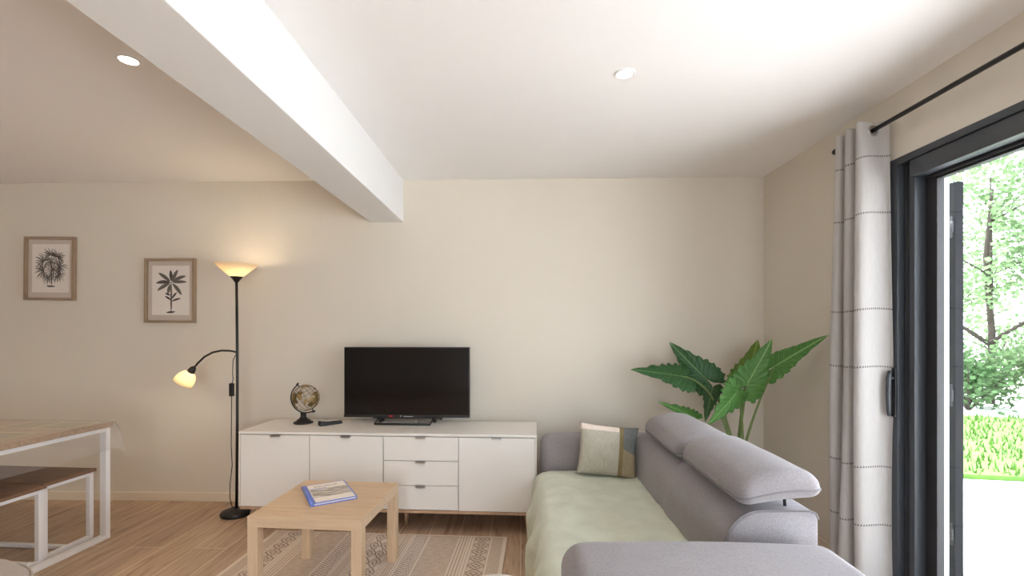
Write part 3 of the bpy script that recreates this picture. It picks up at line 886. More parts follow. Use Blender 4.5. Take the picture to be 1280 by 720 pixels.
# ------------------------------------------------------------------ remote control
rc = empty('remote_control', (-1.365, 3.35, .66), R(-46))
tag(rc, 'black remote control lying on the sideboard between globe and television', 'remote control')
MB().soft(.023, .082, .012, .009, 3, 6, lambda p: Vector((p.x * (1 - .15 * (p.y > 0) * p.y / .075), p.y, p.z + .010 + .012 * max(0, -p.y / .075) ** 2 * (p.z > 0)))).build('casing', M['bplastic'], rc)
bt = MB()
for i in range(3):
    for j in range(6):
        bt.box(-.011 + i * .009, -.005 + i * .009, -.05 + j * .017, -.041 + j * .017, .018, .0232 + .004 * (j < 1))
bt.build('buttons', mat('grey_rubber', (74, 74, 76), .7), rc)

# ------------------------------------------------------------------ rug
rug = None
RX0, RX1, RY1, RLEN = -1.712, -.175, 3.060, 2.30
NXr, NYr = 330, 400
u_ = (np.arange(NXr) + .5) / NXr
v_ = (np.arange(NYr) + .5) / NYr * RLEN
U, V_ = np.meshgrid(u_, v_, indexing='ij')
cream, tan_, dark, pale = (np.array(lin(c)[:3]) for c in ((220, 207, 194), (188, 168, 151), (158, 139, 125), (207, 193, 179)))
Hf = np.minimum(U, 1 - U)
colr = np.zeros(U.shape + (3,)); colr[:] = tan_
def put(mask, c): colr[mask] = c
def band(a, b): return (Hf >= a) & (Hf < b)
def loc_(a, b): return (Hf - a) / (b - a)
put(band(0, .016), cream)
m_ = band(.016, .060); put(m_ & (((V_ * 60 + Hf * 300) % 1.0) < .45), pale)
put(band(.060, .068), cream)
def diamonds(a, b, per, base, mark):
    m = band(a, b); put(m, base)
    l = np.abs(loc_(a, b) - .5) * 2
    ph = np.abs(((V_ / per) % 1.0) - .5) * 2
    dd = l + ph
    put(m & (dd < .95) & (dd > .62), mark); put(m & (dd < .30), mark)
    put(m & (dd > 1.25), mark)
diamonds(.070, .130, .085, dark, pale)
m_ = band(.130, .200); put(m_, cream); put(m_ & ((loc_(.13, .20) * 6 % 1) < .38), tan_)
m_ = band(.200, .330); put(m_ & (((np.abs((V_ * 45) % 2 - 1) + Hf * 160) % 1.0) < .35), pale)
put(band(.322, .328), cream)
m_ = band(.330, .385); put(m_, cream); put(m_ & (((V_ * 50 + np.abs(loc_(.33, .385) - .5) * 2.4) % 1.0) < .45), dark)
m_ = band(.385, .425); put(m_, tan_); put(m_ & ((loc_(.385, .425) * 4 % 1) < .45), cream)
m_ = band(.425, .455); put(m_, cream); put(m_ & (((V_ * 50 - np.abs(loc_(.425, .455) - .5) * 2.0) % 1.0) < .4), tan_)
diamonds(.455, .50, .11, dark, cream)
put((V_ < .014) | (V_ > RLEN - .014), cream)
# low woven relief
gx = np.linspace(RX0, RX1, NXr + 1); gy = np.linspace(RY1, RY1 - RLEN, NYr + 1)
GX, GY = np.meshgrid(gx, gy, indexing='ij')
verts = np.stack([GX, GY, np.full_like(GX, .009)], -1).reshape(-1, 3)
ii, jj = np.meshgrid(np.arange(NXr), np.arange(NYr), indexing='ij')
a0 = (ii * (NYr + 1) + jj).ravel()
quads = np.stack([a0, a0 + 1, a0 + NYr + 2, a0 + NYr + 1], -1)
verts = verts - np.array([(RX0 + RX1) / 2, RY1 - RLEN / 2, 0])
me = bpy.data.meshes.new('area_rug')
base = len(verts)
x0, x1, y0, y1 = verts[:, 0].min(), verts[:, 0].max(), verts[:, 1].min(), verts[:, 1].max()
ex = [(x0, y0, .0), (x1, y0, .0), (x1, y1, .0), (x0, y1, .0)]
allv = [tuple(v) for v in verts] + ex
# skirt edges down to the floor
c00, c10, c11, c01 = NYr, NXr * (NYr + 1) + NYr, NXr * (NYr + 1), 0
allf = [tuple(q) for q in quads.tolist()] + [(base, base + 1, c10, c00), (base + 1, base + 2, c11, c10), (base + 2, base + 3, c01, c11), (base + 3, base, c00, c01)]
me.from_pydata(allv, [], allf)
ca = me.color_attributes.new('weave', 'BYTE_COLOR', 'CORNER')
cc = np.ones((len(me.loops), 4), np.float32)
cc[:NXr * NYr * 4, :3] = np.repeat(colr.reshape(-1, 3), 4, axis=0)
cc[NXr * NYr * 4:, :3] = cream
ca.data.foreach_set('color', cc.ravel())
m, nt, b, N, L = new_mat('rug_weave')
at = N.new('ShaderNodeVertexColor'); at.layer_name = 'weave'; L.new(at.outputs['Color'], b.inputs['Base Color'])
b.inputs['Roughness'].default_value = .95; b.inputs['Specular IOR Level'].default_value = .1
n = N.new('ShaderNodeTexNoise'); n.inputs['Scale'].default_value = 400
bp = N.new('ShaderNodeBump'); bp.inputs['Strength'].default_value = .4; bp.inputs['Distance'].default_value = .002
tc = N.new('ShaderNodeTexCoord'); L.new(tc.outputs['Object'], n.inputs['Vector'])
L.new(n.outputs['Fac'], bp.inputs['Height']); L.new(bp.outputs['Normal'], b.inputs['Normal'])
me.materials.append(m)
rug = bpy.data.objects.new('area_rug', me); COL.objects.link(rug)
rug.location = ((RX0 + RX1) / 2, RY1 - RLEN / 2, 0); rug.rotation_euler = (0, 0, R(-2.2))
rug.location.x += .045
tag(rug, 'beige and cream striped woven rug under the coffee table', 'rug')

# ------------------------------------------------------------------ coffee table
ctb = empty('coffee_table', (-1.006, 2.468, .009), R(-3.2))
tag(ctb, 'small square light oak coffee table standing on the striped rug', 'coffee table')
CW, CD, CH = .28, .275, .441
MB().box(-CW, CW, -CD, CD, CH - .052, CH, .0015).build('tabletop', M['oak'], ctb)
for sx in (-1, 1):
    for sy in (-1, 1):
        x_, y_ = sx * (CW - .0255), sy * (CD - .0255)
        MB().box(x_ - .025, x_ + .025, y_ - .025, y_ + .025, 0, CH - .052, .0012).build('leg', M['oakz'], ctb)

# booklet
bk = empty('ring_binder', (-1.036, 2.527, .45), R(33))
tag(bk, 'blue plastic binder with a printed welcome cover lying on the coffee table', 'binder')
def warp(p): return Vector((p.x, p.y, p.z + .006 * math.cos(p.y * 9) * (p.z > 0) * .5))
bb = MB()
bb.box(-.115, .112, -.158, .158, 0, .0025, .001)
bb.box(-.112, .112, -.158, .158, .0125, .0145, .001)
bb.tube([(-.112, -.158, .0082), (-.112, .158, .0082)], .0082, 12)
bb.build('cover', M['blue'], bk)
MB().box(-.10, .105, -.148, .148, .0026, .0124).build('pages', M['paper'], bk)
pg = MB().box(-.092, .104, -.146, .150, .0146, .0151).build('title_page', M['paper'], bk)
def beach():
    m, nt, b, N, L = new_mat('printed_photo')
    tc = N.new('ShaderNodeTexCoord'); mp = N.new('ShaderNodeMapping'); mp.inputs['Scale'].default_value = (8, 40, 1); mp.inputs['Rotation'].default_value = (0, 0, .35)
    L.new(tc.outputs['Object'], mp.inputs['Vector'])
    n = N.new('ShaderNodeTexNoise'); n.inputs['Scale'].default_value = 1.6; n.inputs['Detail'].default_value = 6
    L.new(mp.outputs['Vector'], n.inputs['Vector'])
    rp = N.new('ShaderNodeValToRGB'); e = rp.color_ramp.elements
    e[0].position = .36; e[0].color = lin((120, 110, 104)); e[1].position = .66; e[1].color = lin((226, 222, 218)); e.new(.5).color = lin((180, 170, 158))
    L.new(n.outputs['Fac'], rp.inputs['Fac']); L.new(rp.outputs['Color'], b.inputs['Base Color']); b.inputs['Roughness'].default_value = .5
    return m
MB().box(-.088, .102, -.075, .062, .0151, .0153).build('printed_photo', beach(), pg)
MB().box(-.088, .0, .064, .078, .0151, .0153).build('blue_strip', mat('sky_blue_print', (150, 166, 204), .5), pg)
cu = bpy.data.curves.new('title_lettering', 'FONT'); cu.body = 'BIENVENUE'; cu.size = .024; cu.extrude = .0001; cu.align_x = 'CENTER'
to = bpy.data.objects.new('title_lettering', cu); COL.objects.link(to)
dg = bpy.context.evaluated_depsgraph_get()
tm = bpy.data.meshes.new_from_object(to.evaluated_get(dg)); COL.objects.unlink(to); bpy.data.objects.remove(to)
tm.materials.clear(); tm.materials.append(mat('grey_lettering', (110, 108, 108), .6))
to = bpy.data.objects.new('title_lettering', tm); COL.objects.link(to); to.parent = pg; to.location = (.0, .098, .0153)

# ------------------------------------------------------------------ dining table and benches
TR = R(-3.2)
dt = empty('dining_table', (-2.634, 2.984, 0), TR)      # origin under the visible far right corner
tag(dt, 'dining table with brown wood top and white metal frame legs', 'dining table')
TL, TD = 1.5, .80
MB().box(-TL, 0, -TD, 0, .714, .745, .002).build('tabletop', M['tabletop'], dt)
def loop(mb, x0, x1, y0, y1, z0, z1, w=.03):
    mb.box(x0, x1, y1 - w, y1, z0, z1, .002); mb.box(x0, x1, y0, y0 + w, z0, z1, .002)
    mb.box(x0, x1, y0 + w, y1 - w, z1 - w * .8, z1, .002); mb.box(x0, x1, y0 + w, y1 - w, z0, z0 + w * .9, .002)
for x0 in (-.055, -TL + .01):
    k = MB(); loop(k, x0, x0 + .045, -TD + .02, -.012, 0, .713); k.build('leg_frame', M['wmetal'], dt)
k = MB(); k.box(-TL + .055, -.055, -.05, -.02, .688, .713, .002); k.box(-TL + .055, -.055, -TD + .02, -TD + .05, .688, .713, .002)
k.build('rail', M['wmetal'], dt)

def bench(x, y, label, stretch_y, BD=.335):
    b = empty('dining_bench', (x, y, 0), TR)
    tag(b, label, 'bench', 'benches under the dining table')
    BL = 1.2
    MB().box(-BL, 0, -BD, 0, .428, .448, .002).build('seat', M['benchtop'], b)
    for x0 in (-.04, -BL + .012):
        k = MB(); loop(k, x0, x0 + .028, -BD + .008, -.008, 0, .427, .026); k.build('leg_frame', M['wmetal'], b)
    k = MB(); k.box(-BL + .04, -.04, stretch_y - .012, stretch_y + .012, 0.003, .026, .002)
    k.build('stretcher', M['wmetal'], b)
    k = MB(); k.box(-BL + .04, -.04, -.03, -.01, .406, .427, .002); k.box(-BL + .04, -.04, -BD + .01, -BD + .03, .406, .427, .002)
    k.build('seat_rail', M['wmetal'], b)
    return b
bench(-2.735, 2.972, 'dark wood bench under the table, the one nearer the back wall', -.17, .322)
bench(-2.722, 2.640, 'dark wood bench under the table, the one nearer the camera', -.06)

# placemats and clear cover
def placemat(px, py, w_, d_, label):
    p = empty('placemat', (px, py, .7452), TR)
    tag(p, label, 'placemat', 'placemats on the dining table')
    MB().box(-w_ / 2, w_ / 2, -d_ / 2, d_ / 2, 0, .0016).build('mat', mat('sage_mat', (160, 154, 132), .8, var=.08), p)
    k = MB(); e = .014
    for x0, x1, y0, y1 in ((-w_ / 2, w_ / 2, -d_ / 2, -d_ / 2 + e), (-w_ / 2, w_ / 2, d_ / 2 - e, d_ / 2), (-w_ / 2, -w_ / 2 + e, -d_ / 2 + e, d_ / 2 - e), (w_ / 2 - e, w_ / 2, -d_ / 2 + e, d_ / 2 - e), (-e / 2, e / 2, -d_ / 2 + e, d_ / 2 - e)):
        k.box(x0, x1, y0, y1, .0017, .0020)
    k.build('border', mat('cream_border', (232, 216, 184), .8), p)
placemat(-2.93, 2.86, .46, .24, 'sage green placemat with cream bands at the far end of the table')
placemat(-3.0, 2.52, .46, .26, 'sage green placemat with cream bands nearer the camera on the table')
tc_ = empty('clear_tablecloth', (-2.634, 2.984, .7475), TR)
NX, NY = 64, 44
OV = .18
def sheet(a, b):
    """a along x (-TL-OV..OV), b along y (-TD-OV..OV)"""
    ox = max(0, a - .004) + max(0, -TL - a); oy = max(0, b - .004) + max(0, -TD - b)
    x_ = max(-TL - .004, min(.004, a)); y_ = max(-TD - .004, min(.004, b))
    dz = -max(ox, oy) if min(ox, oy) <= 0 else -(math.hypot(ox, oy))
    x_ += math.copysign(.012 * min(1, ox / .03) + .03 * (min(ox, oy) / OV), a + TL / 2) * (ox > 0)
    y_ += math.copysign(.012 * min(1, oy / .03) + .03 * (min(ox, oy) / OV), b + TD / 2) * (oy > 0)
    wv = .005 * math.sin(b * 24) * min(1, ox / .1) * (ox > 0)
    return (x_ + wv, y_ + .005 * math.sin(a * 22) * min(1, oy / .1) * (oy > 0), dz)
def ticks(lo, hi, n): return [lo - OV + OV * i / 5 for i in range(5)] + [lo - .004] + [lo + (hi - lo) * i / n for i in range(n + 1)] + [hi + .004] + [hi + OV * i / 5 for i in range(1, 6)]
A_, B_ = ticks(-TL, 0, 30), ticks(-TD, 0, 18)
sm = MB()
sm.add([sheet(a, b) for a in A_ for b in B_], [(i * len(B_) + j, (i + 1) * len(B_) + j, (i + 1) * len(B_) + j + 1, i * len(B_) + j + 1) for i in range(len(A_) - 1) for j in range(len(B_) - 1)], True)
tag(tc_, 'clear plastic tablecloth draped over the dining table and placemats', 'tablecloth')
sm.build('sheet', M['vinyl'], tc_)

# ------------------------------------------------------------------ sofa
sf = empty('sofa', (.57, 2.33, 0))
tag(sf, 'grey fabric two-seat sofa with raised headrest cushions along the right side', 'sofa')
# local: x -.45 (front) .. .48 (outer back), y -.98 .. .98
def spos(x, y, z): return Vector((x - .57, y - 2.33, z))
def sbox(x0, x1, y0, y1, z0, z1, r, fn=None, k=5, m=8):
    mb = MB(); mb.soft((x1 - x0) / 2, (y1 - y0) / 2, (z1 - z0) / 2, r, k, m, fn, T(*spos((x0 + x1) / 2, (y0 + y1) / 2, (z0 + z1) / 2)))
    return mb
sbox(.17, 1.04, 1.40, 3.30, .09, .30, .03).build('base', M['sofa'], sf)
sbox(.125, .80, 1.62, 3.07, .25, .412, .05, lambda p: p + Vector((0, 0, .006 * (p.z > 0) * (1 - (p.x / .34) ** 2)))).build('seat_cushion', M['sofa'], sf)
# back: leaning block with a rounded top front edge
prof = []
X0, X1, ZB0, ZT0 = .718, 1.050, .10, .695
prof.append((X0 - .01, ZB0)); prof.append((X0 - .005, .42)); prof.append((X0 + .000, .54))
for i in range(1, 9):
    a = PI - (PI / 2) * i / 8
    prof.append((X0 + .135 + .133 * math.cos(a), .545 + .15 * math.sin(a)))
prof.append((X1 - .03, ZT0)); prof.append((X1 - .009, ZT0 - .009)); prof.append((X1, ZT0 - .03)); prof.append((X1, ZB0))
bk_ = MB()
YA, YZ = 1.690, 3.05
n = len(prof)
secs = [(YA, .012), (YA + .003, .005), (YA + .012, 0)] + [(YA + .012 + (YZ - YA - .024) * i / 24, 0) for i in range(1, 24)] + [(YZ - .012, 0), (YZ - .003, .005), (YZ, .012)]
pc = Vector((sum(p[0] for p in prof) / n, sum(p[1] for p in prof) / n))
vs, fs = [], []
for yv, ins in secs:
    t = (yv - YA) / (YZ - YA)
    for i, (px, pz) in enumerate(prof):
        d = Vector((px, pz)) - pc
        d = d * (1 - ins / max(d.length, .01))
        xx, zz_ = pc.x + d.x, pc.y + d.y
        if px < X0 + .13 and pz > .2:
            xx -= .010 * math.sin(PI * t) + .012 * math.exp(-((t - .52) / .03) ** 2) * -.6
        vs.append(spos(xx, yv, zz_))
m_n = len(secs)
for i in range(m_n - 1):
    for k in range(n):
        fs.append([i * n + k, i * n + (k + 1) % n, (i + 1) * n + (k + 1) % n, (i + 1) * n + k])
fs.append(list(range(n))[::-1]); fs.append([(m_n - 1) * n + k for k in range(n)])
bk_.add(vs, fs, True)
bo = bk_.build('backrest', M['sofa'], sf)
sea = MB()
sea2 = MB()
sea.tube([spos(px + (0 if px > X0 + .2 else -.002), YA + .004, pz + .001) for px, pz in prof[1:-1]], .0032, 6)
sea2.tube([spos(px - .002, 2.36, pz + .001) for px, pz in prof[1:11]], .003, 6)
sea.build('seam', M['seam'], bo)
sea2.build('seam', M['seam'], bo)
# arms (both ends), full depth, soft rounded
def armf(p): return p + Vector((0, 0, .012 * (p.z > .05) * (1 - (p.x / .46) ** 2)))
sbox(.135, 1.06, 1.28, 1.655, .09, .615, .075, armf, 6, 10).build('armrest', M['sofa'], sf)
sbox(.135, 1.06, 3.055, 3.33, .09, .628, .075, armf, 6, 10).build('armrest', M['sofa'], sf)
# headrests
def headrest(x, y, z, L_, tiltx, tilty, rz=0):
    hx, hz, rr_ = .145, .058, .048
    def f(p):
        e = 1 - .22 * abs(p.y / (L_ / 2)) ** 3
        q = Vector((p.x, p.y, p.z * (.70 + .42 * math.cos(p.x / hx * 1.3) * e)))
        if p.z < 0: q.z *= .8
        q.z -= .12 * p.x * p.x / hx
        q.z += .0035 * mnoise.noise(Vector((p.x * 9, p.y * 7, L_ * 9)))
        return q
    Mx_ = T(*spos(x, y, z)) @ RZ(rz) @ RY(tilty) @ RX(tiltx)
    mb = MB(); mb.soft(hx, L_ / 2, hz, rr_, 6, 12, f, Mx_)
    o = mb.build('headrest', M['sofa'], sf)
    pp = MB()
    rim = []
    hy = L_ / 2
    for cx_, cy_, a0 in ((hx - rr_, hy - rr_, 0), (-hx + rr_, hy - rr_, 90), (-hx + rr_, -hy + rr_, 180), (hx - rr_, -hy + rr_, 270)):
        for k in range(9):
            a = R(a0 + 90 * k / 8)
            rim.append(Vector((cx_ + rr_ * math.cos(a), cy_ + rr_ * math.sin(a), -.010)))
    rim.append(rim[0])
    dense = []
    for i in range(len(rim) - 1):
        nn_ = max(1, int((rim[i + 1] - rim[i]).length / .03))
        for k in range(nn_): dense.append(rim[i].lerp(rim[i + 1], k / nn_))
    dense.append(rim[0])
    pp.tube([Mx_ @ f(v) for v in dense], .0042, 6, False)
    pp.build('piping', M['seam'], o)
    for yy in (-L_ * .32, L_ * .32):
        br = MB()
        br.tube([Mx_ @ Vector((.06, yy, -.03)), spos(x + .07, y + yy, .66)], .006, 8)
        br.build('bracket', M['bmetal'], o)
headrest(.893, 1.940, .789, .61, 0, -8, 0)
headrest(.893, 2.60, .777, .62, 0, -8, 0)
for lx, ly in ((.22, 1.48), (.22, 3.2), (.96, 1.48), (.96, 3.2)):
    mb = MB(); mb.tube([spos(lx, ly, .095), spos(lx, ly, 0)], [.024, .018], 14); mb.build('leg', M['bplastic'], sf)

# mint throw over the seat, falling over the front edge
th = MB()
NA, NB = 70, 90
path = [(.712, .426), (.60, .428), (.45, .430), (.30, .430), (.19, .428), (.135, .418), (.104, .395), (.094, .36), (.090, .30), (.088, .20), (.092, .10), (.086, .03), (.05, .010)]
cum = [0]
for i in range(len(path) - 1): cum.append(cum[-1] + math.hypot(path[i + 1][0] - path[i][0], path[i + 1][1] - path[i][1]))
def along(d):
    for i in range(len(path) - 1):
        if d <= cum[i + 1] or i == len(path) - 2:
            t = (d - cum[i]) / (cum[i + 1] - cum[i])
            return path[i][0] + (path[i + 1][0] - path[i][0]) * t, path[i][1] + (path[i + 1][1] - path[i][1]) * t
tv_ = []
Y0_, Y1_ = 1.668, 3.03
for i in range(NA + 1):
    for j in range(NB + 1):
        d = cum[-1] * i / NA
        y = Y0_ + (Y1_ - Y0_) * j / NB
        lim = cum[-1] - .05 - .10 * (.5 + .5 * math.sin(y * 5.0 + 1)) * (i / NA)
        x_, z_ = along(min(d, lim * 1.0 + (d - lim) * .2 if d > lim else d))
        fall = max(0, min(1, (.40 - z_) / .12))
        x_ += fall * (.022 * math.sin(y * 15 + z_ * 4) + .014 * math.sin(y * 33 + 2 + z_ * 7) - .022)
        nn = mnoise.noise(Vector((x_ * 5, y * 3.2, z_ * 3)))
        n2 = mnoise.noise(Vector((x_ * 11, y * 8, 4))) + 1.2 * (1 - abs(mnoise.noise(Vector((x_ * 4 + y * 2, y * 3 - x_ * 2, 9))))) ** 6
        z_ += (1 - fall) * (.005 * (nn + .6) + .0035 * n2)
        ed = max(0, 1 - (.712 - x_) / .06) * (1 - fall)
        z_ += ed * .008
        x_ -= fall * .012 * (nn + .4)
        z_ = max(z_, .008)
        tv_.append(Vector((x_, y, z_)))
tfs = [(i * (NB + 1) + j, (i + 1) * (NB + 1) + j, (i + 1) * (NB + 1) + j + 1, i * (NB + 1) + j + 1) for i in range(NA) for j in range(NB)]
th.add([v - Vector((.4, 2.36, 0)) for v in tv_], tfs, True)
to_ = th.build('throw_blanket', M['throw'], None, (.4, 2.36, 0))
so = to_.modifiers.new('thick', 'SOLIDIFY'); so.thickness = .004; so.offset = 1
tag(to_, 'mint green throw spread over the sofa seat and hanging down its front', 'throw')

# patchwork cushion
def patch_mat():
    m, nt, b, N, L = new_mat('patchwork_linen')
    b.inputs['Roughness'].default_value = .95; b.inputs['Specular IOR Level'].default_value = .1
    tc = N.new('ShaderNodeTexCoord'); sp = N.new('ShaderNodeSeparateXYZ'); L.new(tc.outputs['Object'], sp.inputs[0])
    def gt(sock, v):
        k = N.new('ShaderNodeMath'); k.operation = 'GREATER_THAN'; L.new(sock, k.inputs[0]); k.inputs[1].default_value = v; return k.outputs[0]
    def mul(a, c):
        k = N.new('ShaderNodeMath'); k.operation = 'MULTIPLY'; L.new(a, k.inputs[0]); L.new(c, k.inputs[1]); return k.outputs[0]
    col = None
    def lay(c, mask):
        nonlocal col
        k = N.new('ShaderNodeMix'); k.data_type = 'RGBA'
        if col is None: k.inputs['A'].default_value = lin(c)
        else: L.new(col, k.inputs['A'])
        k.inputs['B'].default_value = lin(c)
        L.new(mask, k.inputs['Factor']); col = k.outputs['Result']
    X, Z = sp.outputs['X'], sp.outputs['Z']
    lay((186, 182, 168), gt(X, -9))
    lay((236, 222, 212), gt(Z, .272))
    lay((122, 126, 126), gt(X, .082))
    # olive-tan lower right panel under a slanting seam
    a = N.new('ShaderNodeMath'); a.operation = 'MULTIPLY_ADD'; L.new(X, a.inputs[0]); a.inputs[1].default_value = -.45; a.inputs[2].default_value = .215
    bl = N.new('ShaderNodeMath'); bl.operation = 'LESS_THAN'; L.new(Z, bl.inputs[0]); L.new(a.outputs[0], bl.inputs[1])
    lay((164, 150, 124), mul(gt(X, .082), bl.outputs[0]))
    lt = N.new('ShaderNodeMath'); lt.operation = 'LESS_THAN'; L.new(X, lt.inputs[0]); lt.inputs[1].default_value = .088
    lay((140, 126, 92), mul(gt(X, .062), lt.outputs[0]))
    n1 = N.new('ShaderNodeTexNoise'); n1.inputs['Scale'].default_value = 160; n1.inputs['Detail'].default_value = 2
    mp = N.new('ShaderNodeMapping'); mp.inputs['Scale'].default_value = (1, 1, .12); L.new(tc.outputs['Object'], mp.inputs['Vector']); L.new(mp.outputs[0], n1.inputs['Vector'])
    rp = N.new('ShaderNodeValToRGB'); rp.color_ramp.elements[0].position = .3; rp.color_ramp.elements[1].position = .7
    rp.color_ramp.elements[0].color = (.74, .74, .74, 1); rp.color_ramp.elements[1].color = (1.08, 1.08, 1.08, 1)
    L.new(n1.outputs['Fac'], rp.inputs['Fac'])
    k = N.new('ShaderNodeMix'); k.data_type = 'RGBA'; k.blend_type = 'MULTIPLY'; k.inputs['Factor'].default_value = .6
    L.new(col, k.inputs['A']); L.new(rp.outputs['Color'], k.inputs['B']); L.new(k.outputs['Result'], b.inputs['Base Color'])
    bp = N.new('ShaderNodeBump'); bp.inputs['Strength'].default_value = .4; bp.inputs['Distance'].default_value = .002
    L.new(n1.outputs['Fac'], bp.inputs['Height']); L.new(bp.outputs['Normal'], b.inputs['Normal'])
    return m
cs = MB()
NC = 30
hw_, hh_ = .182, .158
for side in (-1, 1):
    vs = []
    for i in range(NC + 1):
        for j in range(NC + 1):
            a, b2 = -1 + 2 * i / NC, -1 + 2 * j / NC
            t = max(0, (1 - a ** 2)) ** .45 * max(0, (1 - b2 ** 2)) ** .45
            pin = 1 - .07 * (1 - abs(b2) ** 2) * abs(a) ** 6
            pin2 = 1 - .07 * (1 - abs(a) ** 2) * abs(b2) ** 6
            wr_ = .006 * mnoise.noise(Vector((a * 2.5, b2 * 2.5, side)))
            vs.append((a * hw_ * pin, side * (.062 * t + wr_ * t), hh_ + b2 * hh_ * pin2))
    cs.add(vs, [((i * (NC + 1) + j), ((i + 1) * (NC + 1) + j), ((i + 1) * (NC + 1) + j + 1), (i * (NC + 1) + j + 1)) for i in range(NC) for j in range(NC)], True)
bmesh.ops.remove_doubles(cs.bm, verts=list(cs.bm.verts), dist=.0004)
cu_ = cs.build('patchwork_cushion', patch_mat(), None, (.520, 2.895, .440))
cu_.rotation_euler = (R(-16), R(5), R(-5))
tag(cu_, 'square patchwork cushion in sage, pink, teal and tan leaning on the far sofa arm', 'cushion')

# ------------------------------------------------------------------ potted plant
pl = empty('potted_plant', (1.47, 3.22, 0))
tag(pl, 'large potted plant with big arrow-shaped green leaves behind the sofa in the corner', 'plant')
MB().lathe([(0, 0), (.125, 0), (.135, .01), (.165, .30), (.172, .31), (.172, .33), (.158, .33), (.155, .28), (0, .28)], 36).build('pot', M['pot'], pl)
MB().lathe([(0, .29), (.10, .285), (.156, .281)], 24).build('soil', M['soil'], pl)
PL = Vector((1.47, 3.22, 0))
def outline(phi, seed, ln, wd):
    """outline radius of an arrow-shaped leaf around its petiole joint; phi from the tip"""
    a = abs(phi)
    pts = [(0, 1.0), (.10, .84), (.25, .65), (.5, .50), (.85, .43), (1.25, .42), (1.7, .44), (2.1, .50), (2.4, .54), (2.65, .50), (2.85, .32), (2.98, .14), (PI, .06)]
    for i in range(len(pts) - 1):
        if a <= pts[i + 1][0]:
            t = (a - pts[i][0]) / (pts[i + 1][0] - pts[i][0]); t = t * t * (3 - 2 * t) if i else t
            r = pts[i][1] + (pts[i + 1][1] - pts[i][1]) * t; break
    else: r = .06
    r *= 1 + .06 * math.sin(a * 17 + seed) * min(1, a * 1.2) + .03 * math.sin(a * 41 + seed * 3) * min(1, a)
    x = math.sin(phi) * r * wd; y = math.cos(phi) * r * ln
    return x, y
def leaf(base, tip, nrm, m, stem_mid, wd=1.0, seed=0, fold=.25, droop=.12, ruffle=.018, back=1.0):
    base, tip, nrm = Vector(base), Vector(tip), Vector(nrm)
    Yx = tip - base; Ln = Yx.length; Yx.normalize()
    Nn = (nrm - Yx * nrm.dot(Yx)).normalized(); Xx = Yx.cross(Nn)
    NP, NR = 120, 10
    vs, uvs = [], []
    for i in range(NP + 1):
        phi = -PI + 2 * PI * i / NP
        ox, oy = outline(phi, seed, 1.0, wd)
        if oy < 0: oy *= back
        for j in range(NR + 1):
            t = j / NR
            x, y = ox * t, oy * t
            z = fold * abs(x) - droop * (y * abs(y)) - .35 * x * x * 2.0
            z += ruffle * t ** 3 * math.sin(i * 2 * PI / 7.5 + seed * 2) * (1 if abs(phi) > .15 else .3)
            p = base + (Xx * x + Yx * y + Nn * z) * Ln
            vs.append(p - PL); uvs.append((x, y))
    # keep the real tip at the wanted point
    fs = [(i * (NR + 1) + j, (i + 1) * (NR + 1) + j, (i + 1) * (NR + 1) + j + 1, i * (NR + 1) + j + 1) for i in range(NP) for j in range(NR)]
    me = bpy.data.meshes.new('leaf'); me.from_pydata([tuple(v) for v in vs], [], fs)
    u = me.uv_layers.new(name='UVMap')
    for lp in me.loops: u.data[lp.index].uv = uvs[lp.vertex_index]
    for p in me.polygons: p.use_smooth = True
    me.materials.append(m)
    o = bpy.data.objects.new('leaf', me); COL.objects.link(o); o.parent = pl
    so = o.modifiers.new('thick', 'SOLIDIFY'); so.thickness = .0012
    s0 = Vector((PL.x + random.uniform(-.04, .04), PL.y + random.uniform(-.03, .03), .28)); s1 = Vector(stem_mid); s3 = base
    pts = []
    for k in range(15):
        t = k / 14
        pts.append((s0 * (1 - t) ** 2 + s1 * 2 * t * (1 - t) + s3 * t * t) - PL)
    st_ = MB(); st_.tube(pts, [.011 - .006 * k / 14 for k in range(15)], 8)
    st_.build('stem', M['stem'], o)
    return o
leaf((1.075, 3.20, 1.027), (.735, 3.17, 1.085), (.05, -.62, .75), M['leafd'], (1.38, 3.25, 1.0), .84, 1.0, .20, .05, back=.55)
leaf((1.255, 3.28, 1.02), (1.045, 3.36, 1.255), (-.25, -.92, -.05), M['leafd'], (1.42, 3.3, .85), .78, 2.0, .12, .05, back=.8)
leaf((1.365, 3.02, .945), (1.175, 2.98, .735), (.20, -.90, -.20), M['leafg'], (1.47, 3.12, .75), .85, 3.0, .15, .06, back=.45)
leaf((1.447, 3.05, 1.00), (1.563, 2.97, 1.282), (-.15, -.95, .05), M['leafg'], (1.45, 3.14, .80), .80, 4.0, .15, .05, back=.8)
leaf((1.53, 3.25, 1.0), (1.64, 3.3, 1.28), (-.3, -.90, .05), M['leafy'], (1.50, 3.25, .85), .85, 5.0, .10, .05, back=.8)
leaf((1.625, 3.06, 1.108), (1.782, 2.80, 1.312), (.10, -.75, .50), M['leafg'], (1.50, 3.16, .75), .52, 6.0, .15, .06, back=1.0)
leaf((1.16, 3.20, .75), (.93, 3.18, .872), (-.2, -.55, .7), M['leafg'], (1.36, 3.2, .60), .60, 7.0, .2, .10, back=.6)
leaf((1.30, 3.24, .94), (1.235, 3.20, .72), (-.35, -.90, .1), M['leafd'], (1.42, 3.24, .80), .62, 8.0, .15, .05, back=.4)
